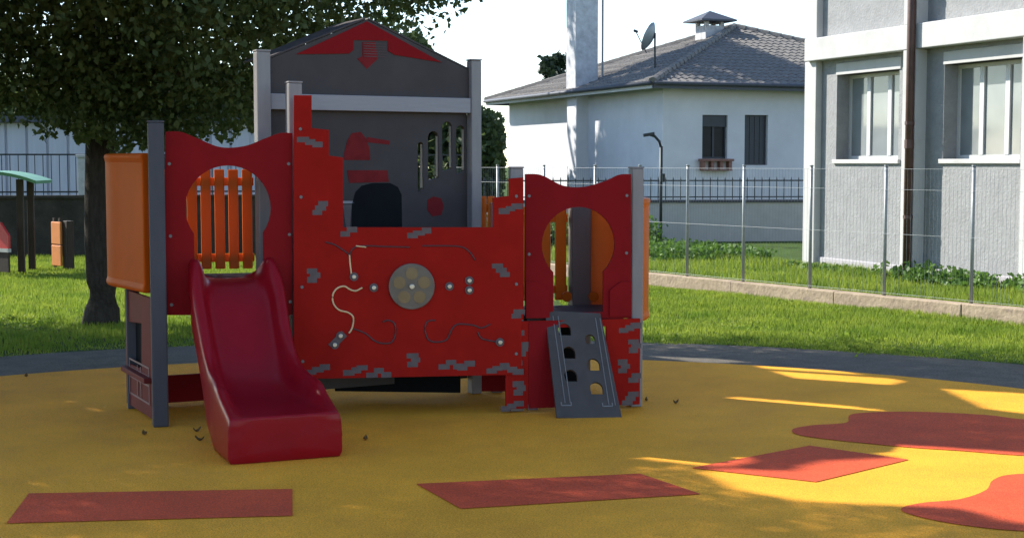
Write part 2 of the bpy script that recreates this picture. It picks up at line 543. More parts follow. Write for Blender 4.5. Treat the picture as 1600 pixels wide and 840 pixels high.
# downpipe on the second column's face with clips
ud = Plane(B0 + BN * .075, B0 + BN * .075 + W).uz(1420, 256)[0]
dp = MB(); dp.tube([BP.pt(ud, .12, DC + .075), BP.pt(ud, BH, DC + .075)], .062, 12)
dpo = dp.build('downpipe', M['rust'], bld, smooth=True)
for z in (.9, 2.3, 4.4, 6):
    mb = MB(); mb.tube([BP.pt(ud, z, DC + .075), BP.pt(ud, z + .05, DC + .075)], .072, 12); mb.bx(BP, ud - .02, ud + .02, z, z + .05, DC - .01, DC + .06); mb.build('pipe_clip', M['rust'], dpo)
mb = MB(); mb.tube([BP.pt(ud, 1.95, DC + .075), BP.pt(ud, 2.08, DC + .075)], .071, 12); mb.build('pipe_joint', M['rust'], dpo)
mb = MB(); mb.tube([BP.pt(ud, .14, DC + .075), BP.pt(ud - .02, .06, DC + .12), BP.pt(ud - .06, .03, DC + .24)], .064, 10); mb.build('pipe_shoe', M['rust'], dpo, smooth=True)

# ------------------------------------------------------------------ white bungalow
U = Vector((.93, .366, 0)).normalized(); Vv = Vector((-U.y, U.x, 0))
HC = Vector((at(1035, 40).x, 40, 0))
hs = thing('bungalow', HC + U * 5.4 + Vv * 5.7, 'white rendered bungalow with grey tiled pyramid roof behind the railing', 'house')
HF = Plane(HC, HC + U * 10.8)             # front
HL = Plane(HC + Vv * 11.4, HC)            # left side (u runs towards the corner), n faces left
EZ = 3.86
def hpx(P, px, py): return P.uz(px, py)
fw = [(1097, 1137, 180, 248), (1163, 1200, 180, 258)]
holes = []
for x0, x1, y0, y1 in fw:
    a = HF.uz(x0, y1); b = HF.uz(x1, y0)
    holes.append([(a[0], a[1]), (b[0], a[1]), (b[0], b[1]), (a[0], b[1])])
mb = MB(); mb.plate(HF, [[(0, -.02), (10.8, -.02), (10.8, EZ), (0, EZ)]] + holes, -.3, 0); mb.build('wall', M['house_white'], hs)
mb = MB(); mb.bx(HL, 0, 11.1, -.02, EZ, -.3, 0.002); mb.build('wall', M['house_white'], hs)
mb = MB(); mb.bx(HF, .3, 10.8, -.02, EZ, -11.4, -11.1); mb.build('wall', M['house_white'], hs)
mb = MB(); mb.bx(HF, 10.5, 10.8, -.02, EZ, -11.1, -.3); mb.build('wall', M['house_white'], hs)
for k, h in enumerate(holes):
    (a, z0), (b, _), (_, z1), _ = h
    mb = MB(); t = .05
    mb.bx(HF, a + .004, b - .004, z0 + .004, z0 + t, -.16, -.1); mb.bx(HF, a + .004, b - .004, z1 - t, z1 - .004, -.16, -.1)
    mb.bx(HF, a + .004, a + t, z0 + t, z1 - t, -.16, -.1); mb.bx(HF, b - t, b - .004, z0 + t, z1 - t, -.16, -.1)
    wo = mb.build('window', M['shutter'], hs)
    if k == 0:
        mb = MB(); mb.bx(HF, (a + b) / 2 - .03, (a + b) / 2 + .03, z0 + t, z1 - t, -.155, -.105); mb.build('mullion', M['shutter'], wo)
        for q in (0, 1):
            mb = MB(); c0 = a + t + q * (b - a) / 2; mb.bx(HF, c0 - .01, c0 + (b - a) / 2 - 1.5 * t, z0 + t - .005, z1 - t + .005, -.145, -.135); mb.build('pane', M['glass_dark'], wo)
        mb = MB(); mb.bx(HF, a, b, z1 - .32, z1 + .002, -.09, -.06); mb.build('roller_shutter', M['shutter'], wo)
    else:
        nn = 22
        mb = MB(); mb.bx(HF, a + t, b - t, z0 + t, z1 - t, -.15, -.13)
        mb.build('pane', M['black'], wo)
        for q in range(4):
            mb = MB(); c0 = a + t + (b - a - 2 * t) * q / 4
            mb.bx(HF, c0 + .008, c0 + (b - a - 2 * t) / 4 - .008, z0 + t, z1 - t, -.128, -.105); mb.build('shutter_board', M['shutter'], wo)
a, z0 = holes[0][0]; b = holes[0][1][0]
pl = MB()
pl.bx(HF, a - .12, b + .1, z0 - .07, z0 - .002, 0, .22)
po = pl.build('window_box', M['brick_red'], hs, bevel=.01)
for q in range(4):
    c0 = a - .08 + q * (b - a + .1) / 3.2
    mb = MB(); mb.bx(HF, c0, c0 + .09, z0 - .3, z0 - .072, 0, .17 - .0); mb.build('bracket', M['brick_red'], po)
mb = MB(); mb.bx(HF, a - .06, b + .06, z0 - .33, z0 - .302, 0, .2); mb.build('ledge', M['brick_red'], po)
# pyramid roof, overhang .62
OV = .62
def hp(a, b, z): return HC + U * a + Vv * b + Vector((0, 0, z))
c0, c1, c2, c3 = hp(-OV, -OV, EZ), hp(10.8 + OV, -OV, EZ), hp(10.8 + OV, 11.4 + OV, EZ), hp(-OV, 11.4 + OV, EZ)
apex = hp(5.4, 5.6, 6.02)
mb = MB(); mb.add([c0, c1, c2, c3, apex, c0 - Vector((0, 0, .02)), c1 - Vector((0, 0, .02)), c2 - Vector((0, 0, .02)), c3 - Vector((0, 0, .02))],
                  [(0, 1, 4), (1, 2, 4), (2, 3, 4), (3, 0, 4), (8, 7, 6, 5), (0, 5, 6, 1), (1, 6, 7, 2), (2, 7, 8, 3), (3, 8, 5, 0)])
roof = mb.build('roof', M['fascia'], hs)
# fascia and gutter round the eaves
cs = [c0, c1, c2, c3]
for i in range(4):
    a, b = cs[i], cs[(i + 1) % 4]
    P = Plane(a, b)
    mb = MB(); mb.bx(P, 0.0, P.len, EZ - .14, EZ + .03, -.04, .0); mb.build('fascia_board', M['fascia'] if i != 3 else M['beam_white'], roof)
    mb = MB(); mb.tube([P.pt(0.02, EZ, .06), P.pt(P.len - .02, EZ, .06)], .055, 8); mb.build('gutter', M['fascia'], roof, smooth=True)
# tile courses: real stepped, waved geometry on the two slopes in view and the others
def slope_tiles(a, b, top):
    a, b, top = Vector(a), Vector(b), Vector(top)
    vs, fs = [], []
    e = (b - a); L = e.length; e.normalize()
    mid = a + e * (top - a).dot(e)
    up = (top - mid); SL = up.length; up.normalize()
    nrm = e.cross(up).normalized()
    rows = int(SL / .33)
    ta = (top - a).dot(e)
    for r in range(rows):
        s0, s1 = SL * r / rows, SL * (r + 1) / rows
        x0 = ta * (s0 + .1) / SL; x1 = L - (L - ta) * (s0 + .1) / SL
        n = max(2, int((x1 - x0) / .06))
        k = len(vs)
        for i in range(n + 1):
            x = x0 + (x1 - x0) * i / n
            wv = .022 * (1 + math.sin(2 * math.pi * x / .24)) + random.uniform(0, .006)
            for (ss, hh) in ((s0, .0), (s0, .035 + wv), (s1 + .02, .012 + wv)):
                tt = min(1, ss / SL)
                xx = min(max(x, ta * tt), L - (L - ta) * tt)
                vs.append(a + e * xx + up * ss + nrm * hh)
        for i in range(n):
            q = k + i * 3
            fs += [(q, q + 3, q + 4, q + 1), (q + 1, q + 4, q + 5, q + 2)]
    m = MB(); m.add(vs, fs)
    return m
for a, b in ((c0, c1), (c3, c0), (c1, c2)):
    tag(slope_tiles(a, b, apex).build('roof_tile', M['tile'], roof), kind='stuff')
def ridge(a, b):
    m = MB(); d = (b - a); n = int(d.length / .38)
    for i in range(n):
        p, q = a + d * (i / n), a + d * ((i + 1.12) / n)
        m.tube([p + Vector((0, 0, .03)), q + Vector((0, 0, .05))], .13, 8, .10)
    return m
for c in (c0, c1, c3):
    tag(ridge(c, apex).build('ridge_tile', M['tile'], roof), kind='stuff')
# tall chimney on the left wall, aligned with the house
t = 5.2
cc = HC + Vv * t
mb = MB(); mb.obox(cc + U * -.06 + Vector((0, 0, 6.12)), U * .37, Vv * .36, Vector((0, 0, 2.3)))
ch = mb.build('chimney', M['chimney'], hs, bevel=.02)
mb = MB(); mb.obox(cc + U * -.05 + Vector((0, 0, 1.89)), U * .35, Vv * .35, Vector((0, 0, 1.925))); mb.build('chimney_breast', M['house_white'], hs, bevel=.01)
mb = MB(); mb.obox(cc + U * -.06 + Vector((0, 0, 8.5)), U * .52, Vv * .48, Vector((0, 0, .08))); mb.build('chimney_cap', M['chimney'], ch)
# antenna mast behind it
mp_ = HC + Vv * t + U * .62
mb = MB(); mb.tube([mp_ + Vector((0, 0, 3.9)), mp_ + Vector((0, 0, 8.6))], .035, 8)
for z, l in ((6.9, .12), (7.6, .10), (8.2, .35)):
    mb.tube([mp_ + Vector((-l, 0, z)), mp_ + Vector((l, 0, z))], .02, 6)
mb.build('antenna_mast', M['galv'], hs)
# small roof chimney with tiled cap
rc = at(1107, 46.6)
mb = MB(); mb.obox(rc + Vector((0, 0, 5.75)), U * .33, Vv * .33, Vector((0, 0, .27))); rco = mb.build('roof_vent', M['chimney'], hs)
mb = MB()
for sx in (-1, 1):
    for sy in (-1, 1):
        mb.obox(rc + U * .27 * sx + Vv * .27 * sy + Vector((0, 0, 6.08)), U * .06, Vv * .06, Vector((0, 0, .08)))
mb.build('vent_pillar', M['chimney'], rco)
mb = MB(); b4 = [rc + U * .62 * sx + Vv * .62 * sy + Vector((0, 0, 6.14)) for sx, sy in ((-1, -1), (1, -1), (1, 1), (-1, 1))]
mb.add(b4 + [p + Vector((0, 0, .05)) for p in b4] + [rc + Vector((0, 0, 6.5))], [(3, 2, 1, 0), (0, 1, 5, 4), (1, 2, 6, 5), (2, 3, 7, 6), (3, 0, 4, 7), (4, 5, 8), (5, 6, 8), (6, 7, 8), (7, 4, 8)])
mb.build('vent_cap', M['fascia'], rco)
# satellite dish seen from behind on a mast
dc = at(1018, 42.5); dz = 1.72 + (256 - 62) / F * 42.5
mb = MB(); mb.tube([at(1022, 42.5) + Vector((0, 0, 4.3)), at(1022, 42.5) + Vector((0, 0, dz + .15))], .03, 8)
sd = mb.build('dish_mast', M['iron'], hs)
mb = MB()
ax = Vector((-.75, .35, .35)).normalized(); sx = ax.cross(Vector((0, 0, 1))).normalized(); sy = sx.cross(ax)
rings = []
for i in range(6):
    r = .42 * i / 5
    for j in range(16):
        q = 2 * math.pi * j / 16
        rings.append(dc + Vector((0, 0, dz)) + ax * (.9 * r * r) + (sx * math.cos(q) * .78 + sy * math.sin(q)) * r)
fs = [(i * 16 + j, i * 16 + (j + 1) % 16, (i + 1) * 16 + (j + 1) % 16, (i + 1) * 16 + j) for i in range(5) for j in range(16)]
mb.add(rings, fs)
d = mb.build('satellite_dish', M['galv'], sd, smooth=True)
so_ = d.modifiers.new('solid', 'SOLIDIFY'); so_.thickness = .02
mb = MB(); e = dc + Vector((0, 0, dz)) + ax * .55; mb.tube([dc + Vector((0, 0, dz)) - sy * .45, e], .015, 6); mb.tube([e - ax * .06, e + ax * .06], .04, 8); mb.build('feed_arm', M['iron'], sd)

# ------------------------------------------------------------------ garden wall with railing in front of the bungalow
GA, GB = at(735, 32.2), at(1420, 33.2)
GP = Plane(GA, GB)
GH = 1.72 - (313 - 256) / F * 32.5
gw = thing('garden_wall', GP.pt(GP.len / 2, 0, -.1), 'grey rendered garden wall with dark coping in front of the bungalow', 'wall')
mb = MB(); mb.bx(GP, 0, GP.len, -.05, GH - .05, -.2, 0); mb.build('wall_face', M['wall_grey'], gw)
mb = MB(); mb.bx(GP, -.02, GP.len + .02, GH - .05, GH + .01, -.24, .04); mb.build('coping', M['fascia'], gw, bevel=.01)
rl = thing('iron_railing', GP.pt(GP.len / 2, GH + .01, -.1), 'dark iron railing of upright bars on the grey garden wall', 'railing')
RZ = GH + .47
mb = MB(); mb.bx(GP, .1, GP.len - .1, RZ - .05, RZ - .02, -.115, -.085); mb.build('top_rail', M['iron'], rl)
mb = MB(); mb.bx(GP, .1, GP.len - .1, GH + .06, GH + .085, -.115, -.085); mb.build('bottom_rail', M['iron'], rl)
bar = None
nb = int((GP.len - .3) / .168)
for i in range(nb + 1):
    x = .15 + (GP.len - .3) * i / nb
    p = GP.pt(x, GH, -.1)
    if bar is None:
        mb = MB(); mb.tube([p + Vector((0, 0, .01)), p + Vector((0, 0, .44))], .011, 6); mb.tube([p + Vector((0, 0, .44)), p + Vector((0, 0, .52))], .018, 6, .002)
        bar = mb.build('bar', M['iron'], rl, origin=p)
    else:
        copy_part(bar, p)
# lamp by the railing
lp = at(1033, 31.9)
sl_ = thing('street_lamp', lp, 'slim dark lamp post with a bent arm pointing left by the garden wall', 'lamp')
mb = MB(); mb.tube([lp, lp + Vector((0, 0, 2.1))], .036, 8); mb.tube([lp, lp + Vector((0, 0, .12))], .07, 8); mb.build('pole', M['iron'], sl_, smooth=True)
mb = MB(); mb.tube([lp + Vector((0, 0, 2.05)), lp + Vector((-.04, 0, 2.2)), lp + Vector((-.14, 0, 2.31)), lp + Vector((-.26, 0, 2.35))], .03, 8); mb.build('arm', M['iron'], sl_, smooth=True)
mb = MB(); mb.obox(lp + Vector((-.27, 0, 2.35)), (.12, 0, .02), (0, .07, 0), (-.006, 0, .035)); mb.build('lamp_head', M['iron'], sl_, bevel=.01)
mb = MB(); mb.obox(lp + Vector((.03, -.05, 1.42)), (.05, 0, 0), (0, .05, 0), (0, 0, .09)); mb.build('junction_box', M['iron'], sl_, bevel=.01)

# ------------------------------------------------------------------ left background: dark wall, bar fence, pale shed
LA, LB = at(-260, 27.3), at(735, 29.5)
LP = Plane(LA, LB)
LH = 1.72 - (306 - 256) / F * 27.5
lw = thing('boundary_wall', LP.pt(LP.len / 2, 0, -.1), 'dark weathered boundary wall at the far left behind the lawn', 'wall')
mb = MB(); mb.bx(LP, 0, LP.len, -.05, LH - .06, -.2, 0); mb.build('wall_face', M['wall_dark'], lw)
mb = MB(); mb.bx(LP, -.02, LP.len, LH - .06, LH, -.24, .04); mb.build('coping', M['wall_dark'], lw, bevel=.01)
lf = thing('bar_fence', LP.pt(LP.len / 2, LH, -.1), 'blue grey upright bar fence on top of the dark boundary wall', 'fence')
LZ = 1.72 + (256 - 240) / F * 27.5
mb = MB(); mb.bx(LP, .05, LP.len - .05, LZ - .03, LZ, -.115, -.085); mb.build('top_rail', M['iron'], lf)
mb = MB(); mb.bx(LP, .05, LP.len - .05, LH + .05, LH + .08, -.115, -.085); mb.build('bottom_rail', M['iron'], lf)
bar = None
nb = int((LP.len - .2) / .15)
for i in range(nb + 1):
    p = LP.pt(.1 + (LP.len - .2) * i / nb, LH, -.1)
    if bar is None:
        mb = MB(); mb.tube([p + Vector((0, 0, .002)), p + Vector((0, 0, LZ - LH - .01))], .009, 6); bar = mb.build('bar', M['iron'], lf, origin=p)
    else:
        copy_part(bar, p)
pp = LP.pt(LP.uz(134, 300)[0], LH, -.1)
gpil = thing('gate_pillar', pp, 'pale mottled square pillar standing on the dark boundary wall', 'pillar')
mb = MB(); mb.obox(pp + Vector((0, 0, .36)), (.12, 0, 0), (0, .12, 0), (0, 0, .358)); mb.build('shaft', M['chimney'], gpil, bevel=.01)
mb = MB(); mb.obox(pp + Vector((0, 0, .75)), (.15, 0, 0), (0, .15, 0), (0, 0, .03)); mb.build('cap', M['chimney'], gpil, bevel=.01)
SA, SB = at(-420, 36), at(420, 37.5)
SP = Plane(SA, SB)
sh = thing('pale_shed', SP.pt(SP.len / 2, 0, -3), 'long pale ribbed shed wall behind the bar fence at the left', 'shed')
mb = MB(); mb.bx(SP, 0, SP.len, -.05, 2.75, -5, -.06); mb.build('wall', M['shed_white'], sh)
rib = None
for i in range(int(SP.len / .5)):
    p = SP.pt(.25 + i * .5, 0, -.03)
    if rib is None:
        mb = MB(); mb.bx(SP, .03, .47, 0, 2.74, -.06, .0); rib = mb.build('panel', M['shed_white'], sh, origin=p, bevel=.02)
    else:
        copy_part(rib, p)
mb = MB(); mb.bx(SP, -.2, SP.len + .2, 2.75, 2.9, -5.2, .25); mb.build('roof', M['fascia'], sh)

# small playhouse at the far left
ph0 = ground(36, 428)
ph = thing('small_playhouse', ph0 + Vector((-.45, .3, 0)), 'small playhouse with green domed roof and red panel at the far left edge', 'playhouse')
PA = Plane(ph0 + Vector((-1.0, -.12, 0)), ph0 + Vector((.0, 0.0, 0)))
pst = None
for uu, oo in ((.05, -.05), (.98, -.05), (.05, -.85), (.98, -.85)):
    p = PA.pt(uu, 0, oo)
    if pst is None:
        mb = MB(); mb.obox(p + Vector((0, 0, .74)), PA.u * .05, PA.n * .05, Vector((0, 0, .74))); pst = mb.build('post', M['wood_dark'], ph, origin=p, bevel=.008)
    else: copy_part(pst, p)
vs, fs = [], []
for i in range(13):
    q = -1 + 2 * i / 12
    for o2 in (.2, -1.15):
        vs += [PA.pt(.52 + q * .75, 1.46 + .15 * (1 - q * q), o2), PA.pt(.52 + q * .75, 1.41 + .15 * (1 - q * q), o2)]
for i in range(12):
    k = i * 4
    fs += [(k, k + 4, k + 6, k + 2), (k + 1, k + 3, k + 7, k + 5), (k, k + 1, k + 5, k + 4), (k + 2, k + 6, k + 7, k + 3)]
fs += [(0, 2, 3, 1), (48, 49, 51, 50)]
mb = MB(); mb.add(vs, fs); mb.build('roof', M['green_roof'], ph)
PR = Plane(ph0 + Vector((-.92, .25, 0)), ph0 + Vector((-.10, -.35, 0)))
mb = MB(); mb.plate(PR, [[(0, .42), (PR.len, .42), (PR.len, .62), (PR.len * .8, .82), (PR.len * .2, .82), (0, .62)]], -.04, 0); mb.build('front_panel', M['bright_red'], ph)
mb = MB(); mb.bx(PR, 0, PR.len, .36, .415, -.05, .01); mb.build('sill_board', M['beam_white'], ph)
mb = MB(); mb.bx(PR, .02, PR.len - .02, .05, .355, -.04, -.005); mb.build('lower_panel', M['wood_dark'], ph)

# orange board further left
ob0 = ground(94, 421)
ob = thing('orange_play_board', ob0, 'narrow orange board on a dark post standing alone on the lawn', 'play panel')
OP = Plane(ob0 + Vector((-.16, .10, 0)), ob0 + Vector((.06, -.12, 0)))
for z0, z1 in ((.06, .40), (.412, .78)):
    mb = MB(); mb.bx(OP, 0, OP.len, z0, z1, -.03, .01); mb.build('board', M['bright_orange'], ob, bevel=.012)
mb = MB(); mb.bx(OP, OP.len - .02, OP.len + .14, 0, .8, -.16, -.035); mb.build('post', M['wood_dark'], ob, bevel=.01)
mb = MB(); mb.bx(OP, .05, .1, 0, .06, -.03, .0); mb.bx(OP, .05, .09, .78, .84, -.03, 0); mb.bx(OP, OP.len - .08, OP.len - .04, .78, .84, -.03, 0); mb.build('foot', M['wood_dark'], ob)

# ------------------------------------------------------------------ THE PLAY STRUCTURE
ps = thing('play_structure', (-.7, 10.2, .007), 'red and grey castle play structure with crimson slide and climbing board', 'play structure')
def post_at(p, z1, m, half=.047, d=None, z0=.007):
    d = d or Vector((.94, .3, 0)).normalized()
    e = Vector((-d.y, d.x, 0))
    mb = MB(); mb.obox(Vector((p.x, p.y, (z0 + z1) / 2)), d * half, e * half, Vector((0, 0, (z1 - z0) / 2)))
    o = mb.build('post', M[m], ps, bevel=.008)
    mb = MB(); mb.obox(Vector((p.x, p.y, z1 + .006)), d * (half + .003), e * (half + .003), Vector((0, 0, .006))); mb.build('post_cap', M[m], o, bevel=.003)
    return o
def zz(py, Y): return 1.72 + (256 - py) / F * Y
P_L, P_LB = at(244, 9.56), at(203, 10.28)
P_C1, P_C2, P_R = at(460, 9.98), at(806, 10.17), at(994, 10.36)
G1, G2 = at(411, 10.15), at(741, 10.95)
RP = at(906, 11.15)
A = Plane(at(257, 9.60), at(458, 9.84))        # left front
K = Plane(at(458, 9.80), at(818, 10.06))       # castle panel
R = Plane(at(820, 10.12), at(986, 10.27))      # right front
RL = Plane(at(790, 10.05), at(1002, 10.26))    # right lower front
GG = Plane(G1, G2)
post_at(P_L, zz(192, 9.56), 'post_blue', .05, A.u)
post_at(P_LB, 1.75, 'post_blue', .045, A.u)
post_at(P_C1, zz(131, 9.95), 'post_grey', .046, Vector((.9, .43, 0)).normalized())
post_at(P_C2, zz(263, 10.17), 'post_grey', .045, R.u)
post_at(P_R, zz(263, 10.29), 'post_grey', .043, Vector((.97, .25, 0)).normalized())
post_at(G1, zz(83, 10.15), 'post_grey', .048, Vector((.9, .43, 0)).normalized())
post_at(G2, zz(97, 10.95), 'post_grey', .042, GG.u)
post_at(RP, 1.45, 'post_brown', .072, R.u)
RQ = at(775, 11.0)
post_at(RQ, 1.42, 'post_grey', .042, R.u)

def arc(cx, cz, r, a0, a1, n, rz=None):
    rz = rz or r
    return [(cx + r * math.cos(math.radians(a0 + (a1 - a0) * i / n)), cz + rz * math.sin(math.radians(a0 + (a1 - a0) * i / n))) for i in range(n + 1)]

# left front panel: wavy top, keyhole opening down to the deck
def smooth_line(pts, n=6):
    out = []
    m = len(pts)
    for i in range(m - 1):
        p0, p1, p2, p3 = [Vector(pts[min(max(i + k - 1, 0), m - 1)]) for k in range(4)]
        for j in range(n):
            t = j / n
            q = .5 * ((2 * p1) + (p2 - p0) * t + (2 * p0 - 5 * p1 + 4 * p2 - p3) * t * t + (3 * p1 - p0 - 3 * p2 + p3) * t ** 3)
            out.append((q.x, q.y))
    out.append(tuple(pts[-1]))
    return out
top = smooth_line(A.poly([(457, 208), (438, 208), (415, 216), (383, 228), (345, 230), (308, 216), (282, 206), (258, 206)]))
b0, b1 = A.uz(258, 492), A.uz(457, 492)
loop = [b0, b1] + top
hc = A.uz(357, 325); hr = (A.uz(424, 325)[0] - A.uz(290, 325)[0]) / 2
nk = (A.uz(412, 325)[0] - A.uz(304, 325)[0]) / 2
deck = .95
ang = math.degrees(math.acos(nk / hr))
kh = arc(hc[0], hc[1], hr, -ang, 180 + ang, 28) + [(hc[0] - nk, deck - .02), (hc[0] + nk, deck - .02)]
mb = MB(); mb.plate(A, [loop, kh], -.02, 0); mb.build('arched_panel', M['hpl_wine'], ps, bevel=.002)
# right front panel
top = smooth_line(R.poly([(986, 272), (968, 273), (945, 283), (912, 292), (880, 290), (852, 276), (838, 272), (821, 272)]))
b0, b1 = R.uz(821, 497), R.uz(986, 497)
hc2 = R.uz(904, 382); hr2 = (R.uz(961, 382)[0] - R.uz(847, 382)[0]) / 2
nk2 = (R.uz(944, 382)[0] - R.uz(866, 382)[0]) / 2
ang = math.degrees(math.acos(nk2 / hr2))
kh = arc(hc2[0], hc2[1], hr2, -ang, 180 + ang, 28) + [(hc2[0] - nk2, .69), (hc2[0] + nk2, .69)]
mb = MB(); mb.plate(R, [[b0, b1] + top, kh], -.02, 0); mb.build('arched_panel', M['hpl_wine'], ps, bevel=.002)
# cheek boards either side of the right doorway
for xa, xb in ((821, 858), (952, 986)):
    a = R.uz(xa, 445)[0]; b = R.uz(xb, 445)[0]
    zt = R.uz(xa, 440)[1]
    s = 1 if xa < 900 else -1
    pts = [(a, .66), (b, .66), (b, zt - .06), ((a + b) / 2, zt), (a, zt)] if s == 1 else [(a, .66), (b, .66), (b, zt), ((a + b) / 2, zt), (a, zt - .06)]
    mb = MB(); mb.plate(R, [pts], .004, .016); mb.build('cheek_board', M['hpl_wine'], ps)

bolt_src = None
def bolt(P, u_, z_, parent):
    global bolt_src
    mb = MB(); mb.tube([P.pt(u_, z_, 0), P.pt(u_, z_, .006)], .011, 8)
    mb.build('bolt', M['galv_dark'], parent, smooth=False)
for P, zs in ((A, (.80, 1.25, 1.72)), (R, (.72, 1.1, 1.5))):
    par = [o for o in ps.children if o.name.startswith('arched_panel')][0 if P is A else 1]
    for z_ in zs:
        for u_ in (.03, P.len - .03):
            bolt(P, u_, z_, par)
# castle panel with stepped battlements
c_out = K.poly([(459, 592), (815, 585), (815, 500), (818, 499), (818, 277), (795, 279), (795, 306), (770, 309), (770, 355), (536, 355), (536, 246), (514, 243), (514, 203),
                (487, 200), (487, 149), (459, 149)])
mb = MB(); mb.plate(K, [c_out], -.02, 0); cp = mb.build('castle_panel', M['hpl_red'], ps, bevel=.002)
def bricks(P, px, py, n, tilt, parent, m='print_grey', w=.055, h=.036, spread=.06, out=0.0):
    """a printed cluster of masonry: thin raised brick plates"""
    rr = random.Random(int(px * 7 + py))
    c = P.uz(px, py)
    ob_ = []
    mb = MB()
    z = 0
    w, h = .074, .036
    st = 1 if tilt >= 0 else -1
    vert = abs(tilt) > .6
    for k in range(n):
        du = (k - (n - 1) / 2) * (w * .30 if vert else w * .62) * (1 if vert else 1) + rr.uniform(-.004, .004)
        dz_ = (k - (n - 1) / 2) * st * (h * .82 if vert else h * .45)
        if abs(tilt) < .1: dz_ = (h * .4 if k % 2 else -h * .4)
        if abs(tilt) > 1.15: du = (.14 if k % 2 else -.14) * w
        ww, hh = w * rr.uniform(.85, 1.1) / 2, h * rr.uniform(.9, 1.15) / 2
        q = [(-ww, -hh), (ww, -hh), (ww, hh), (-ww, hh)]
        mb.plate(P, [[(c[0] + du + x, c[1] + dz_ + y) for x, y in q]], out + .0002, out + .0012 + k * .0003)
    return mb.build('brick_print', M[m], parent)
for px, py, n, tl in ((485, 222, 3, -.5), (500, 325, 3, .75), (490, 430, 3, 1.3), (655, 364, 3, .6), (545, 362, 2, 0), (783, 422, 3, -1.0), (798, 326, 3, .35), (809, 490, 2, 1.5),
                      (556, 578, 3, .15), (592, 582, 3, 0), (647, 562, 3, 1.5), (705, 569, 3, .0), (728, 571, 2, 0), (778, 575, 3, .1), (800, 577, 3, -.1),
                      (497, 577, 3, .2)):
    bricks(K, px, py, n, tl, cp)
for u_, z_ in ((.05, .4), (.05, .9), (.05, 1.5), (.05, 1.95), (K.len - .05, .42), (K.len - .05, .9), (K.len - .05, 1.5)):
    bolt(K, u_, z_, cp)
# grooves, rods and sliding knobs
def rod(pts, m, r, name, out=.004):
    q = smooth_line(K.poly(pts), 5)
    mb = MB(); mb.tube([K.pt(a, b, out) for a, b in q], r, 6)
    return mb.build(name, M[m], cp, smooth=True)
rod([(508, 378), (522, 382), (538, 392), (546, 398)], 'print_line', .0055, 'groove', .001)
rod([(546, 398), (552, 388), (566, 384), (600, 385), (640, 386)], 'print_line', .0055, 'groove', .001)
rod([(660, 384), (700, 384), (722, 386), (734, 394), (742, 406)], 'print_line', .0055, 'groove', .001)
rod([(546, 398), (547, 412), (549, 428)], 'cream', .006, 'rod')
rod([(566, 449), (556, 454), (547, 452), (538, 447), (527, 450), (520, 460), (521, 474), (530, 484), (544, 488), (552, 496), (550, 512), (545, 520)], 'cream', .0065, 'rod')
rod([(556, 384), (572, 386)], 'cream', .005, 'rod')
rod([(548, 512), (570, 520), (585, 532), (598, 536), (612, 534), (618, 520), (616, 505), (606, 500), (598, 503)], 'print_line', .006, 'groove', .001)
rod([(680, 500), (668, 502), (664, 514), (669, 530), (682, 534), (698, 530), (706, 514), (716, 506), (740, 508), (752, 512), (766, 506)], 'print_line', .006, 'groove', .001)
rod([(746, 518), (752, 528), (766, 532), (780, 534)], 'print_line', .006, 'groove', .001)
def knob(px, py, r=.020):
    a, b = K.uz(px, py)
    mb = MB(); mb.disc(K.pt(a, b, .0), K.n, r * 1.45, .010, 16); ko = mb.build('knob', M['print_grey'], cp, smooth=False)
    mb = MB(); mb.disc(K.pt(a, b, .010), K.n, r * .75, .014, 12); mb.build('bolt', M['steel'], ko, bevel=.003)
for px, py in ((553, 432), (584, 449), (702, 447), (733, 438), (733, 453), (781, 534), (532, 524), (523, 538)):
    knob(px, py)
mb = MB(); a, b = K.uz(527.5, 531); d_ = Vector((.5, .85)).normalized()
mb.obox(K.pt(a, b, .004), (K.u * .7 + Vector((0, 0, .7))) * .065, (K.u * .7 - Vector((0, 0, .7))) * .026, K.n * .003); mb.build('slider', M['print_grey'], cp, bevel=.002)
# gear disc with five windows
ga, gb_ = K.uz(643, 447)
mb = MB(); mb.disc(K.pt(ga, gb_, .004), K.n, .156, .016, 40)
gd = mb.build('gear_disc', M['gear'], cp, bevel=.004)
for k in range(5):
    q = math.radians(90 + 72 * k)
    mb = MB(); mb.disc(K.pt(ga + .088 * math.cos(q), gb_ + .088 * math.sin(q), .020), K.n, .042, .003, 18); mb.build('disc_window', M['gear_window'], gd)
mb = MB(); mb.disc(K.pt(ga, gb_, .02), K.n, .018, .016, 12); mb.build('bolt', M['steel'], gd, bevel=.003)

# right lower panel with printed masonry
lo_ = RL.poly([(790, 648), (1002, 640), (1002, 499), (956, 499)])
zt = RL.uz(800, 502)[1]
out_ = [(0.0, .035), (RL.len, .035), (RL.len, zt), (0.0, zt)]
mb = MB(); a0, a1 = RL.uz(872, 560)[0], RL.uz(947, 560)[0]
mb.plate(RL, [[(0.0, .035), (a0, .035), (a0, zt - .05), (a1, zt - .05), (a1, .035), (RL.len, .035), (RL.len, zt), (0.0, zt)]], -.02, 0); lp_ = mb.build('masonry_panel', M['hpl_red'], ps, bevel=.002)
for px, py, n, tl in ((808, 520, 3, 1.2), (818, 545, 3, .9), (846, 520, 2, 1.5), (802, 570, 2, 0), (812, 606, 3, 1.4), (800, 634, 3, .2), (838, 560, 2, 1.4), (835, 632, 2, 1.4), (856, 600, 3, 1.5),
                      (984, 512, 3, .3), (992, 540, 3, 1.4),  (975, 572, 3, 1.3), (992, 590, 2, 1.3),  (985, 622, 3, .9)):
    bricks(RL, px, py, n, tl, lp_, spread=.045)
a2 = RL.uz(826, 560)[0]
mb = MB(); mb.bx(RL, a2, a0 - .002, .037, zt - .004, .001, .006); mb.build('wine_strip', M['hpl_wine'], ps)  # wine red strip laid on the masonry panel beside the climbing board
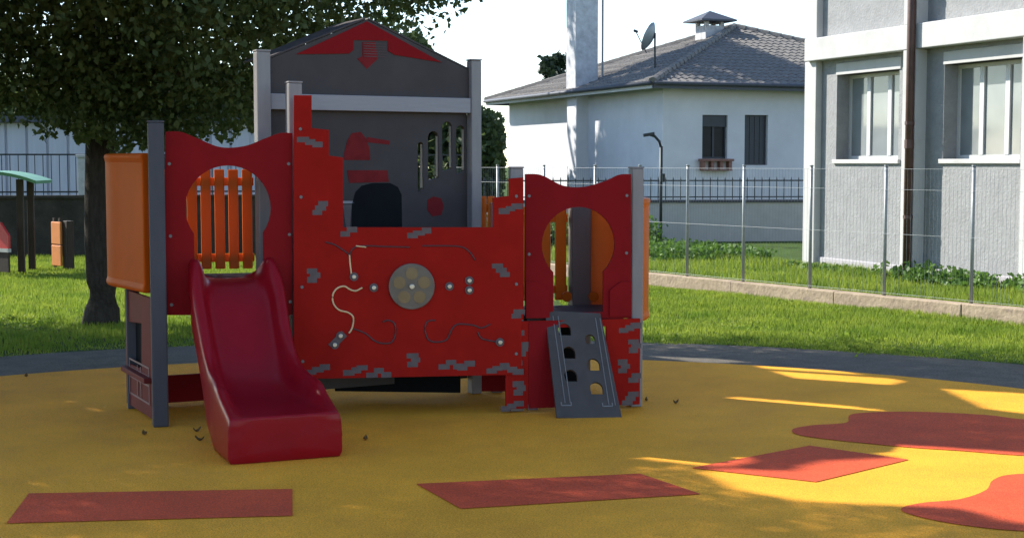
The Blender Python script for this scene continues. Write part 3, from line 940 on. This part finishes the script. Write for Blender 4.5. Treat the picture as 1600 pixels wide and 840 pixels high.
# climbing board
t0, t1 = Vector((*(at(860, 10.16).xy), zz(484, 10.16))), Vector((*(at(944, 10.21).xy), zz(482, 10.21)))
bb0, bb1 = ground(869, 652, .012), ground(973, 650, .012)
ex = (bb1 - bb0).normalized(); ez = ((t0 + t1) / 2 - (bb0 + bb1) / 2); LZb = ez.length; ez.normalize(); en = ex.cross(ez).normalized()
class FP:      # a tilted plane with the same interface
    def pt(s, u, z, out=0): return bb0 + (ex * u) + ez * z + en * out
BB = FP()
WB = (bb1 - bb0).length; wt = (t1 - t0).length
off = ((t0 + t1) / 2 - ez * LZb - bb0).dot(ex) - WB / 2
def bbuv(px, py):
    r = ray(px, py); q = bb0 - Vector((0, 0, H)); t = q.dot(en) / r.dot(en); p = r * t + Vector((0, 0, H)) - bb0
    return (p.dot(ex), p.dot(ez))
bo = [bbuv(870, 652), bbuv(972, 650), bbuv(946, 484), bbuv(860, 484)]
holes = []
for px, py, r in ((889, 514, .045), (894, 550, .045), (895, 586, .044), (928, 527, .036), (931, 567, .045), (934, 604, .045)):
    c = bbuv(px, py)
    holes.append([(c[0] - r * .8, c[1] - r * .75), (c[0] + r * .95, c[1] - r * .8), (c[0] + r, c[1] + r * .1)] + arc(c[0], c[1] + r * .1, r, 20, 170, 8) )
mb = MB(); mb.plate(BB, [bo] + holes, -.03, 0)
cb = mb.build('climbing_board', M['board_grey'], ps, bevel=.003)
for x0, y0, x1, y1 in ((872, 492, 884, 628), (880, 492, 892, 628), (938, 492, 952, 628), (945, 492, 962, 628)):
    a, b = bbuv(x0, y0), bbuv(x1, y1)
    mb = MB(); mb.tube([BB.pt(*a, .001), BB.pt(*b, .001)], .004, 6); mb.build('groove', M['galv_dark'], cb)
for x, y in ((886, 632), (950, 630)):
    a = bbuv(x, y)
    mb = MB()
    mb.obox(BB.pt(a[0], a[1], .002), ex * .034, ez * .004, en * .002); mb.obox(BB.pt(a[0] - .034, a[1] + .012, .002), ex * .004, ez * .012, en * .002); mb.obox(BB.pt(a[0] + .034, a[1] + .012, .002), ex * .004, ez * .012, en * .002)
    mb.build('groove', M['galv_dark'], cb)

# gable wall
u1 = GG.len
ub0 = .05; ub1 = u1 - .045
pk = GG.uz(573, 31)
el = GG.uz(426, 93)[1]; er = GG.uz(732, 110)[1]
zband1, zband0 = GG.uz(574, 150)[1], GG.uz(574, 174)[1]
mb = MB(); mb.plate(GG, [[(ub0, zband0 + .02), (ub1, zband0 + .02), (ub1, er), pk, (ub0, el)]], -.025, 0); gbl = mb.build('gable_panel', M['hpl_grey'], ps, bevel=.002)
red = GG.poly([(462, 85), (545, 84), (552, 78), (552, 63), (606, 64), (606, 80), (616, 86), (672, 95)])
rp = GG.poly([(690, 98)])[0]
ins = .006
redp = red + [(rp[0], rp[1]), (pk[0], pk[1] - .012), (red[0][0], red[0][1] + .004)]
redp = [redp[i] for i in range(len(redp) - 1)]
mb = MB(); mb.plate(GG, [redp], .0006, .006); mb.build('red_gable_board', M['hpl_wine'], gbl)
em = GG.poly([(558, 92), (573, 108), (590, 92), (586, 66), (566, 66), (566, 88)])
mb = MB(); mb.plate(GG, [em], .0006, .003); eo = mb.build('emblem', M['print_red'], gbl)
for k in range(6):
    a = GG.uz(568, 68 + 4 * k); b = GG.uz(604, 68 + 4 * k)
    mb = MB(); mb.bx(GG, a[0], b[0], a[1] - .003, a[1] + .003, .0032, .0045); mb.build('print_line', M['print_line'], gbl)
# roof boards along the slopes
def slope_board(p, q):
    a, b = GG.pt(*p, 0), GG.pt(*q, 0)
    d = (b - a).normalized(); e = GG.n.cross(d)
    if e.z < 0: e = -e
    mb = MB(); mb.obox((a + b) / 2 + e * .009 - GG.n * .262, d * (b - a).length / 2, GG.n * .26, e * .007)
    mb.build('roof_board', M['hpl_grey'], ps, bevel=.003)
slope_board((ub0 + .004, el + .002), (pk[0] - .006, pk[1]))
slope_board((pk[0] + .006, pk[1]), (ub1 - .004, er + .002))
mb = MB(); mb.bx(GG, ub0 - .0, ub1, zband0, zband1, .002, .034); mb.build('cross_beam', M['band_grey'], ps, bevel=.004)
# grey kitchen wall below, with slots and prints
slots = []
for x0, x1, ya, yb in ((656, 664, 222, 300), (672, 688, 205, 282), (694, 709, 190, 268), (716, 729, 196, 272)):
    a = GG.uz(x0, yb); b = GG.uz(x1, ya)
    r = (b[0] - a[0]) / 2
    slots.append([(a[0], a[1]), (b[0], a[1] + .02), (b[0], b[1] - r)] + arc(a[0] + r, b[1] - r, r, 20, 180, 6))
mb = MB(); mb.plate(GG, [[(ub0, .12), (ub1, .12), (ub1, zband0 + .06), (ub0, zband0 + .06)]] + slots, -.075, -.03); kw_ = mb.build('kitchen_wall', M['hpl_grey'], ps, bevel=.002)
for sl_o in slots:
    x1_ = sl_o[1][0]
    mb = MB(); mb.bx(GG, x1_ - .001, x1_ + .008, sl_o[1][1] + .01, sl_o[2][1] + .01, -.078, -.045); mb.build('sunlit_slot_edge', M['band_grey'], kw_)  # pale strip stands in for sunlight on the slot's right edge
def gprint(name, m, pts, o1=-.0270):
    mb = MB(); mb.plate(GG, [GG.poly(pts)], -.0296, o1); return mb.build(name, M[m], kw_)
gprint('tap_print', 'print_red', [(540, 250), (540, 240), (545, 220), (552, 208), (566, 206), (574, 216), (580, 232), (581, 250)])
gprint('spout_print', 'print_red', [(576, 214), (612, 220), (611, 226), (574, 222)])
gprint('shelf_print', 'print_red', [(545, 266), (608, 266), (610, 284), (548, 286)])
gprint('knob_print', 'print_red', [(671, 312), (680, 307), (692, 310), (696, 322), (692, 336), (678, 338), (670, 328)])
gprint('black_arch', 'black', [(552, 372), (552, 320), (558, 300), (568, 290), (585, 286), (612, 286), (624, 292), (630, 304), (631, 372)])  # flat black arch shape on the grey wall
gprint('cup_print', 'print_grey', [(538, 320), (552, 320), (549, 356), (543, 356)])
gprint('cup_print', 'band_grey', [(535, 314), (556, 314), (556, 318), (535, 318)])

# left side: moulded orange barrier, lower counter panel
def curved_sheet(name, pts, z0, z1, t, m, lip=.022):
    q = smooth_line(pts, 6)
    vs, fs = [], []
    nn = len(q)
    zs = [z0, z0 + .02, z0 + .06, z1 - .06, z1 - .02, z1]
    offs = [.0, .010, .0, .0, .010, 0.0]
    for i, p in enumerate(q):
        a = Vector(q[max(i - 1, 0)]); b = Vector(q[min(i + 1, nn - 1)])
        d = (b - a).normalized(); n_ = Vector((d.y, -d.x))
        p = Vector(p)
        ring = [(p + n_ * (t / 2 + offs[k]), zs[k]) for k in range(6)] + [(p - n_ * (t / 2 + offs[k]), zs[k]) for k in reversed(range(6))]
        vs += [(r_[0].x, r_[0].y, r_[1]) for r_ in ring]
    for i in range(nn - 1):
        for k in range(12):
            a, b = i * 12 + k, i * 12 + (k + 1) % 12
            fs.append((a, b, b + 12, a + 12))
    fs += [tuple(range(11, -1, -1)), tuple((nn - 1) * 12 + k for k in range(12))]
    mb = MB(); mb.add(vs, fs)
    return mb.build(name, M[m], ps, smooth=False, bevel=.012, seg=3)
zt_, zb_ = 1.79, .875
L_ = [at(229, 9.62), at(196, 9.98), at(176, 10.2), at(172, 10.42), at(188, 10.6), at(225, 10.72)]
curved_sheet('orange_barrier', [(p.x, p.y) for p in reversed(L_)], zb_, zt_, .06, 'orange')
CP = Plane(at(191, 10.33), at(233, 9.62))
cw = CP.len
wn = [CP.uz(198, 566), CP.uz(221, 576), CP.uz(221, 505), CP.uz(198, 502)]
mb = MB(); mb.plate(CP, [[(0, .035), (cw, .035), (cw, .84), (0, .84)], wn], -.02, 0); ct = mb.build('counter_panel', M['hpl_dark_red'], ps, bevel=.002)
mb = MB(); mb.plate(CP, [[(wn[0][0] - .05, wn[0][1] - .05), (wn[1][0] + .05, wn[1][1] - .05), (wn[2][0] + .05, wn[2][1] + .05), (wn[3][0] - .05, wn[3][1] + .05)]], -.06, -.045); mb.build('dark_backing', M['black'], ct)  # black sheet stands in for the shade inside the window opening
mb = MB(); mb.bx(CP, .06, cw - .04, wn[0][1] - .05, wn[0][1] - .015, .0, .05); mb.build('counter_shelf', M['hpl_dark_red'], ct, bevel=.004)
for u0_, u1_, z in ((.12, cw - .1, .36), (.12, cw - .1, .24), (.12, cw - .1, .12), (.12, cw - .1, .30)):
    mb = MB(); mb.bx(CP, u0_, u1_, z, z + .012, .0004, .003); mb.build('print_line', M['print_pale'], ct)
for u0_, z0_, z1_ in ((.12, .12, .372), (cw - .1, .12, .372), (.36, .14, .35), (.46, .14, .35)):
    mb = MB(); mb.bx(CP, u0_, u0_ + .016, z0_, z1_, .0032, .005); mb.build('print_line', M['print_pale'], ct)

# decks
def deck_poly(pts, z, name='deck', m='hpl_grey'):
    mb = MB(); n = len(pts)
    vs = [(p.x, p.y, z) for p in pts] + [(p.x, p.y, z - .04) for p in pts]
    fs = [tuple(range(n)), tuple(reversed(range(n, 2 * n)))] + [(i, i + n, (i + 1) % n + n, (i + 1) % n) for i in range(n)]
    mb.add(vs, fs)
    return mb.build(name, M[m], ps)
deck_poly([A.pt(.03, 0, -.06), A.pt(A.len - .03, 0, -.06), at(402, 10.1), at(392, 10.7), at(222, 10.5)], .93)
deck_poly([K.pt(.1, 0, -.08), K.pt(K.len - .05, 0, -.08), at(780, 10.85), at(735, 10.85), G1 + Vector((.1, -.05, 0))], .58)
deck_poly([R.pt(.03, 0, -.06), R.pt(R.len - .03, 0, -.06), at(955, 11.1), at(780, 10.95)], .66)
# slatted orange backs
def slats(a, b, z0, z1, n, w, m='orange_sunlit', name='slat', rail=None):
    P = Plane(a, b)
    for i in range(n):
        x = P.len * (i + .5) / n
        mb = MB(); mb.bx(P, x - w / 2, x + w / 2, z0, z1, -.022, .0)
        mb.build(name, M[m], ps, bevel=.008)
    for z in (z0 + .05, z1 - .12):
        mb = MB(); mb.bx(P, 0, P.len, z, z + .06, -.05, -.024); mb.build('slat_rail', M[m if rail is None else rail], ps, bevel=.006)
slats(at(222, 10.62), at(396, 10.78), .955, 1.68, 8, .072)
slats(RQ + Vector((.07, 0, 0)), RP + Vector((-.08, 0, 0)), .69, 1.40, 4, .088)
slats(at(748, 10.98), at(774, 10.98), .70, 1.48, 2, .055)
# right side moulded orange barrier
q = [at(998, 10.44), at(1006, 10.55), at(1009, 10.75), at(998, 11.0), at(960, 11.12), at(918, 11.16)]
curved_sheet('orange_barrier', [(p.x, p.y) for p in q], .60, 1.475, .05, 'orange_sunlit')
# two small round grips at the right doorway
for px, Y in ((886, 10.95), (928, 10.95)):
    p = at(px, Y); z = zz(463, Y)
    mb = MB(); mb.tube([Vector((p.x, p.y, z)), Vector((p.x, p.y - .04, z))], .038, 14); mb.tube([Vector((p.x, p.y - .04, z)), Vector((p.x, p.y - .05, z))], .030, 14); mb.build('grip', M['orange'], ps)
# low rear boards
def board(a, b, z0, z1, m, t=.03):
    P = Plane(a, b); mb = MB(); mb.bx(P, 0, P.len, z0, z1, -t, 0); mb.build('low_board', M[m], ps, bevel=.003)
board(P_LB + Vector((.06, .0, 0)), at(395, 10.62), .03, .225, 'hpl_wine')
board(at(752, 10.75), at(800, 10.75), .05, .42, 'hpl_wine')
board(at(876, 10.75), at(913, 10.78), .02, .60, 'black')  # black plank added so the climbing board's left holes look dark
board(at(520, 10.7), at(718, 10.62), .06, .40, 'black')

# slide
s_mid = A.uz(362, 420)[0]
S0 = A.pt(s_mid, 0, .0)
e_mid = (ground(357, 725) + ground(537, 718)) / 2
sd_ = (e_mid - S0); SLN = sd_.length; sd_.normalize()
ss_ = Vector((-sd_.y, sd_.x, 0))
if ss_.x < 0: ss_ = -ss_
HW = .315
bedp = [(-.16, .965, .0), (-.02, .955, .17), (.09, .91, .185), (.20, .78, .18), (.32, .61, .17), (.44, .465, .165), (.56, .365, .16), (.68, .31, .155), (.82, .285, .15), (.95, .278, .14), (1.06, .276, .132), (1.13, .276, .085), (SLN - .035, .276, .012), (SLN, .272, .0)]
k = SLN / bedp[-1][0]
vs, fs = [], []
prof_n = None
for (x, zb, wl) in bedp:
    wid = HW + (.022 if x > .9 else .0) - (.012 if .2 < x < .6 else 0) - (.03 if x < .1 else 0)
    zw = zb + wl
    under = max(.008, zb - .10) if x < .80 else .008
    if x < .80: under = max(.008, (zb - .11) * (1 if x < .5 else max(.0, (.80 - x) / .30)))
    pr = [(-wid, under), (-wid, (under + zw) / 2), (-wid + .004, zw - .03), (-wid + .025, zw), (-wid + .062, zw - .006), (-wid + .085, zw - .045 if wl > .05 else zb + wl * .3), (-wid + .105, zb + min(.03, wl * .2)), (-wid + .15, zb + .002), (0, zb - .004 if wl > .02 else zb)]
    pr = pr + [(-a, b) for a, b in reversed(pr[:-1])]
    prof_n = len(pr)
    c = S0 + sd_ * x
    vs += [c + ss_ * a + Vector((0, 0, b)) for a, b in pr]
m_ = len(bedp)
for i in range(m_ - 1):
    for j in range(prof_n):
        a, b = i * prof_n + j, i * prof_n + (j + 1) % prof_n
        fs.append((a, a + prof_n, b + prof_n, b))
fs += [tuple(range(prof_n)), tuple(reversed([(m_ - 1) * prof_n + j for j in range(prof_n)]))]
mb = MB(); mb.add(vs, fs)
sld = mb.build('slide', M['slide_red'], ps, smooth=True)
me = sld.data
sb = sld.modifiers.new('sub', 'SUBSURF'); sb.levels = 2; sb.render_levels = 2
# keep the end block's rim crisp enough
cr = me.attributes.new('crease_edge', 'FLOAT', 'EDGE')
vals = [0.0] * len(me.edges)
last = (m_ - 1) * prof_n
for e in me.edges:
    a, b = e.vertices
    if a >= last and b >= last: vals[e.index] = .9
    ja, jb = a % prof_n, b % prof_n
    if ja in (0, prof_n - 1) and jb in (0, prof_n - 1): vals[e.index] = .9
cr.data.foreach_set('value', vals)

# ------------------------------------------------------------------ fallen leaves
for i, (px, py, lab) in enumerate(((226, 681, 'small dark fallen leaf in front of the blue grey post'), (308, 676, 'small fallen leaf left of the slide foot, nearer the tower'), (312, 690, 'small fallen leaf left of the slide foot, nearer the camera'),
                                   (571, 689, 'curled brown leaf on yellow rubber right of the slide'), (1010, 628, 'dark leaf lying beside the right end of the masonry panel'), (1056, 632, 'curled leaf lying alone right of the play structure'), (41, 590, 'dark leaf near the left edge of the yellow rubber floor'))):
    c = ground(px, py, .0)
    rr = random.Random(i)
    a = rr.uniform(0, 6.28); l = rr.uniform(.022, .032)
    d = Vector((math.cos(a), math.sin(a), 0)); e = Vector((-d.y, d.x, 0))
    pts = []
    for s_ in range(5):
        t = s_ / 4; wd = math.sin(math.pi * min(.97, max(.06, t))) * l * .55
        h = .008 + .022 * (2 * t - 1) ** 2
        pts += [c + d * l * (2 * t - 1) + e * wd + Vector((0, 0, h + .012)), c + d * l * (2 * t - 1) + Vector((0, 0, h)), c + d * l * (2 * t - 1) - e * wd + Vector((0, 0, h + .010))]
    mb = MB(); mb.add(pts, [f for s_ in range(4) for f in ((s_ * 3, s_ * 3 + 1, s_ * 3 + 4, s_ * 3 + 3), (s_ * 3 + 1, s_ * 3 + 2, s_ * 3 + 5, s_ * 3 + 4))])
    o = mb.build('fallen_leaf', M['litter'], origin=c)
    tag(o, lab, 'leaf', 'fallen leaves on the rubber floor')

# ------------------------------------------------------------------ grass and weeds
def in_circle(X, Y, c, r): return (X - c[0]) ** 2 + (Y - c[1]) ** 2 < r * r
def kerb_side(X, Y):            # > 0 on the playground side of the kerb wall
    return (X - KP.o.x) * KP.n.x + (Y - KP.o.y) * KP.n.y
def blades(name, X, Y, hmin, hmax, wd, m, lean=.35):
    n = len(X)
    edge = np.sqrt((X - AC[0]) ** 2 + (Y - AC[1]) ** 2) - AR
    tall = np.clip(.35 + edge * .6, .35, 1.0) * (.8 + .3 * np.sin(X * 1.7 + 1) * np.sin(Y * 1.3) + .15 * np.sin(X * 5 + Y * 4))
    a = RNG.uniform(0, 2 * np.pi, n); h = RNG.uniform(hmin, hmax, n) * tall
    b = RNG.uniform(0, 2 * np.pi, n); le = RNG.uniform(0, lean, n) * h
    dx, dy = np.cos(a) * wd / 2, np.sin(a) * wd / 2
    z0 = np.full(n, -.01)
    v = np.empty((n, 3, 3))
    v[:, 0] = np.stack([X - dx, Y - dy, z0], 1)
    v[:, 1] = np.stack([X + dx, Y + dy, z0], 1)
    v[:, 2] = np.stack([X + np.cos(b) * le, Y + np.sin(b) * le, h], 1)
    f = np.arange(n * 3).reshape(n, 3)
    o = fast_mesh(name, v.reshape(-1, 3), f, m)
    return tag(o, kind='stuff')
def scatter(n, x0, x1, y0, y1, keep):
    X = RNG.uniform(x0, x1, n); Y = RNG.uniform(y0, y1, n)
    k = keep(X, Y)
    return X[k], Y[k]
lawn = lambda X, Y: (~in_circle(X, Y, AC, AR - .03 + .09 * np.sin(X * 3.1 + 1) + .05 * np.sin(X * 9) * np.cos(Y * 7))) & (kerb_side(X, Y) > .03)
X1, Y1 = scatter(170000, -9.5, -1.5, 12.4, 27.2, lawn)
X2, Y2 = scatter(150000, .6, 6.8, 11.4, 22, lawn)
o = blades('grass', np.concatenate([X1, X2]), np.concatenate([Y1, Y2]), .03, .085, .014, M['grass'], .8)
tag(o, 'bright short lawn grass around the play area', 'grass')
bside = lambda X, Y: (kerb_side(X, Y) < -.25) & (((X - B0.x) * BP.n.x + (Y - B0.y) * BP.n.y) > -.0) & (Y < 32.2)
X3, Y3 = scatter(120000, -1.5, 7.5, 15, 32.2, bside)
o = blades('grass', X3, Y3, .06, .17, .022, M['grass'], .7)
tag(o, 'longer rough grass between the kerb wall and the building', 'grass')
def leaf_quads(P, size, flat=.0):
    """P (n,3) centres; kite shaped leaves"""
    n = len(P)
    d = RNG.normal(size=(n, 3)); d[:, 2] -= .5; d /= np.linalg.norm(d, axis=1)[:, None]
    e = np.cross(d, RNG.normal(size=(n, 3))); e /= np.linalg.norm(e, axis=1)[:, None]
    s = (size * RNG.uniform(.7, 1.25, n))[:, None]
    nn = np.cross(d, e)
    v = np.empty((n, 4, 3))
    v[:, 0] = P - d * s * .5
    v[:, 1] = P + e * s * .36 + nn * s * .08
    v[:, 2] = P + d * s * .55
    v[:, 3] = P - e * s * .36 + nn * s * .08
    return v.reshape(-1, 3), np.arange(n * 4).reshape(n, 4)
lx, ly, lz = [], [], []
for _ in range(260):
    cx, cy = (random.uniform(.6, 6.5), random.uniform(12.5, 21)) if random.random() < .55 else (random.uniform(-8, -2.5), random.uniform(13.5, 26))
    if not lawn(np.array([cx]), np.array([cy]))[0]: continue
    m = random.randint(8, 26); r_ = random.uniform(.04, .16)
    lx += list(cx + RNG.normal(0, r_, m)); ly += list(cy + RNG.normal(0, r_, m)); lz += list(RNG.uniform(.01, .05, m))
v, f = leaf_quads(np.stack([lx, ly, lz], 1), .04)
o = fast_mesh('clover', v, f, M['grass'])
tag(o, 'small leafy clover patches scattered through the lawn', 'clover', kind='stuff')
# weeds: taller near the garden wall, clumps near the building
wx, wy, wz = [], [], []
for (n, x0, x1, y0, y1, hh) in ((1500, -.5, 6.2, 29.6, 31.9, .62), (500, 1.5, 5.2, 25.5, 29.6, .26)):
    for _ in range(n):
        cx, cy = random.uniform(x0, x1), random.uniform(y0, y1)
        if not bside(np.array([cx]), np.array([cy]))[0]: continue
        h = hh * random.uniform(.35, 1.15)
        m = 22
        t = RNG.uniform(0, 1, m)
        wx += list(cx + RNG.normal(0, .07, m)); wy += list(cy + RNG.normal(0, .07, m)); wz += list(t * h)
for _ in range(260):
    uu = random.uniform(.2, 8.5); oo = random.uniform(.1, .75)
    p = BP.pt(uu, 0, oo)
    if not bside(np.array([p.x]), np.array([p.y]))[0]: continue
    m = 16; h = random.uniform(.08, .28) * (.4 + .6 * (uu > 2.8))
    wx += list(p.x + RNG.normal(0, .06, m)); wy += list(p.y + RNG.normal(0, .06, m)); wz += list(RNG.uniform(0, 1, m) * h)
v, f = leaf_quads(np.stack([wx, wy, wz], 1), .085)
o = fast_mesh('weeds', v, f, M['weed'])
tag(o, 'leafy green weeds below the garden wall and building', 'weeds', kind='stuff')

# ------------------------------------------------------------------ trees
TE = math.tan(SUN_EL)
def shadow_xy(P):
    """where a point's shadow falls on the ground"""
    t = P[:, 2] / TE
    return P[:, 0] - SUN_AZ[0] * t, P[:, 1] - SUN_AZ[1] * t
def in_poly(x, y, poly):
    c = np.zeros(len(x), bool)
    n = len(poly)
    for i in range(n):
        (x0, y0), (x1, y1) = poly[i], poly[(i + 1) % n]
        k = ((y0 > y) != (y1 > y)) & (x < (x1 - x0) * (y - y0) / (y1 - y0 + 1e-12) + x0)
        c ^= k
    return c
GAPS = [gp(p) for p in ([(1095, 738), (1150, 735), (1230, 738), (1290, 722), (1420, 716), (1600, 728), (1720, 735), (1720, 830), (1600, 822), (1500, 797), (1400, 792), (1250, 784), (1150, 766)],
                        [(1285, 692), (1420, 697), (1600, 709), (1700, 716), (1700, 738), (1600, 733), (1440, 724)],
                        [(1470, 608), (1640, 618), (1640, 652), (1540, 640)],
                        [(1180, 572), (1300, 578), (1420, 596), (1400, 603), (1240, 592)],
                        [(1010, 556), (1120, 560), (1180, 566), (1100, 568)])]
def lit_ground(x, y):
    edge = np.where(x < -4.2, 16.4, np.where(x < 1.3, 16.4 - (x + 4.2) * .18, 15.4 - (x - 1.3) * .52))
    m = (y > edge + .25 * np.sin(x * 2.3) + .12 * np.sin(x * 7)) & (x > -9)
    for g_ in GAPS:
        m |= in_poly(x, y, g_)
    return m
SUNLIT = [(at(399, 10.15), 1.95, 2.55, .17), (at(446, 9.95), 1.95, 2.30, .16),
          (at(300, 10.66), 1.0, 1.7, .12), (at(345, 10.7), 1.0, 1.7, .12), (at(385, 10.75), 1.0, 1.7, .12), (at(975, 11.05), .8, 1.4, .14), (at(945, 11.15), .8, 1.4, .16)]
def sunlit_parts(P):
    m = np.zeros(len(P), bool)
    for c, z0, z1, r in SUNLIT:
        for z in np.arange(z0, z1 + .01, .08):
            t = (P[:, 2] - z) / TE
            m |= ((P[:, 0] - SUN_AZ[0] * t - c.x) ** 2 + (P[:, 1] - SUN_AZ[1] * t - c.y) ** 2 < r * r) & (t > 0)
    return m
def tree(name, label, base, height, trunk_r, crowns, leaves, size, m='leaf', cull=True, group=None, keep=None, fork=.32, clump=.30, cn=None, shell=.55):
    """crowns: list of (centre, radii, share). trunk, limbs, crown are parts"""
    base = Vector(base)
    t = thing(name, base, label, 'tree', group)
    c0_ = Vector(crowns[0][0])
    topz = height
    fk = Vector((base.x + .05, base.y, topz * fork))
    mb = MB()
    hts = [(-.05, 1.16), (.05, 1.10), (.18, 1.0), (.45, .95), (.9, .93), (1.4, .90), (fk.z, .88)]
    mb.tube([base.lerp(fk, max(0, z) / fk.z) + Vector((.02 * math.sin(z * 4), 0, min(0, z))) for z, _ in hts], trunk_r, 14, rs=[trunk_r * q for _, q in hts])
    rr = random.Random(len(label) * 3 + int(base.x * 10))
    mb.build('trunk', M['bark'], t, smooth=True)
    mb = MB()
    tips = []
    for k in range(9):
        cc_, rad, _ = crowns[k % len(crowns)]
        q = 2 * math.pi * k / 9 + rr.uniform(-.3, .3)
        e = Vector(cc_) + Vector((math.cos(q) * rad[0] * .75, math.sin(q) * rad[1] * .75, rr.uniform(-.4, .55) * rad[2]))
        mid = fk.lerp(e, .45) + Vector((rr.uniform(-.2, .2), rr.uniform(-.2, .2), rr.uniform(.0, .5)))
        if keep is not None:
            pr = [mid, e]
            if not all(keep(np.array([tuple(x)]))[0] for x in pr): continue
        if cull:
            pts_ = [fk.lerp(mid, q_ / 8) for q_ in range(9)] + [mid.lerp(e, q_ / 8) for q_ in range(9)]
            P_ = np.array([tuple(x) for x in pts_])
            hx, hy = shadow_xy(P_)
            if in_poly(hx, hy, GAPS[0]).any() or in_poly(hx, hy, GAPS[1]).sum() > 1 or sunlit_parts(P_).any(): continue
        mb.tube([fk - Vector((0, 0, .1)), fk.lerp(mid, .5) + Vector((rr.uniform(-.1, .1), 0, .1)), mid, mid.lerp(e, .5) + Vector((0, rr.uniform(-.1, .2), .1)), e], trunk_r * .5, 7, .02)
        for s_ in range(2):
            e2 = e + Vector((rr.uniform(-1, 1), rr.uniform(-1, 1), rr.uniform(-.4, .6))) * min(rad) * .4
            if cull:
                P_ = np.array([tuple(mid.lerp(e2, q_ / 8)) for q_ in range(3, 9)])
                hx, hy = shadow_xy(P_)
                if in_poly(hx, hy, GAPS[0]).any() or sunlit_parts(P_).any(): continue
            mb.tube([mid.lerp(e, .4), mid.lerp(e2, .7), e2], trunk_r * .2, 5, .012)
    mb.build('limb', M['bark'], t, smooth=True)
    Ps = []
    for cc_, rad, share in crowns:
        n = int(leaves * share)
        per = 46
        k = max(1, n // per)
        d = RNG.normal(size=(k, 3)); d /= np.linalg.norm(d, axis=1)[:, None]
        r = RNG.uniform(shell ** 3, 1, k) ** (1 / 3)
        r = np.where(RNG.uniform(0, 1, k) < .3, RNG.uniform(.1, 1, k), r)
        wob = 1 + .16 * np.sin(d[:, 0] * 5 + cc_[0]) * np.cos(d[:, 2] * 6 + cc_[1])
        C_ = np.array(cc_) + d * np.array(rad) * (r * wob)[:, None]
        cl = clump * RNG.uniform(.6, 1.3, k)
        P = np.repeat(C_, per, 0) + RNG.normal(size=(k * per, 3)) * np.repeat(cl, per)[:, None] * np.array([1, 1, .7])
        Ps.append(P)
    P = np.concatenate(Ps)
    if cull:
        sx_, sy_ = shadow_xy(P)
        P = P[~lit_ground(sx_, sy_) & ~sunlit_parts(P)]
    if keep is not None:
        P = P[keep(P)]
    v, f = leaf_quads(P, size)
    fast_mesh('crown', v, f, M[m], t)
    return t
def pix(P):
    dy = P[:, 1] * math.cos(TH) - (P[:, 2] - H) * math.sin(TH)
    up = P[:, 1] * math.sin(TH) + (P[:, 2] - H) * math.cos(TH)
    return 800 + F * P[:, 0] / dy, 420 - F * up / dy
def low_edge(P):
    """the hanging outline of the big canopy: how low its twigs reach"""
    x, y = pix(P)
    lim = np.interp(x, [-400, 0, 130, 180, 300, 420, 560, 640, 690, 735, 760], [235, 206, 216, 240, 226, 206, 120, 80, 72, 22, -20])
    return y < lim + 10 * np.sin(x * .11) + 6 * np.sin(x * .37 + 1)
tree('broadleaf_tree', 'big dark broadleaf tree whose trunk stands left of the slide tower', ground(158, 506), 8.8, 0.18,
     [((-4.3, 14.6, 5.9), (4.2, 3.4, 3.9), .55), ((-2.2, 13.6, 3.9), (2.2, 2.2, 1.5), .2), ((-5.4, 14.8, 3.7), (3.2, 2.2, 1.6), .20), ((-3.7, 15.0, 2.35), (1.5, .9, .6), .05)], 190000, .066, keep=low_edge, fork=.27, clump=.21)
tree('broadleaf_tree', 'nearer dark broadleaf tree whose crown hangs in from the left edge', (-8.3, 11.2, 0), 9.0, .16,
     [((-7.9, 11.2, 5.9), (4.3, 3.6, 4.0), 1)], 150000, .064, keep=low_edge, fork=.3, clump=.22)
tree('broadleaf_tree', 'broadleaf tree farther left than the other broadleaf trees, wholly beyond the photo edge', (-12.0, 15.8, 0), 9.0, .16,
     [((-11.8, 15.8, 5.9), (4.0, 3.6, 4.0), 1)], 42000, .15, fork=.3)
# distant trees
def no_sky(P):
    x, y = pix(P)
    return (y > np.interp(x, [560, 660, 745, 790], [-500, 60, 165, 180])) * (x < 788) | (x < 560)
tree('distant_tree', 'dark tree behind the pale shed at the far left', (-15, 45, 0), 4.6, .2, [((-15, 45, 2.4), (4.5, 3, 2.0), 1)], 12000, .34, cull=False, clump=.5)
tree('distant_tree', 'tall dark tree behind the pale shed nearer the tower', (-8.0, 48.2, 0), 17, .25, [((-9.0, 46.0, 2.6), (4.2, 2.0, 2.0), .45), ((-7.95, 48.15, 11.6), (1.2, 1.2, 3.6), .35), ((-7.7, 50.9, 16.0), (1.5, 1.8, 1.5), .2)], 26000, .30, cull=False, clump=.28)
tree('distant_tree', 'dark tree standing just left of the bungalow behind the gable', (-2.75, 45.5, 0), 6.4, .16, [((-2.75, 45.5, 3.4), (2.0, 1.8, 2.7), .6), ((-1.0, 43.8, 1.6), (1.0, 1.0, 1.9), .4)], 13000, .22, cull=False, keep=no_sky, clump=.35)
tree('conifer_tree', 'small dark conifer top showing above the bungalow roof', at(866, 62), 7, .2, [((at(866, 62).x, 62, 4.75), (.42, .42, 1.5), 1)], 3500, .26, m='conifer', cull=False, clump=.2)
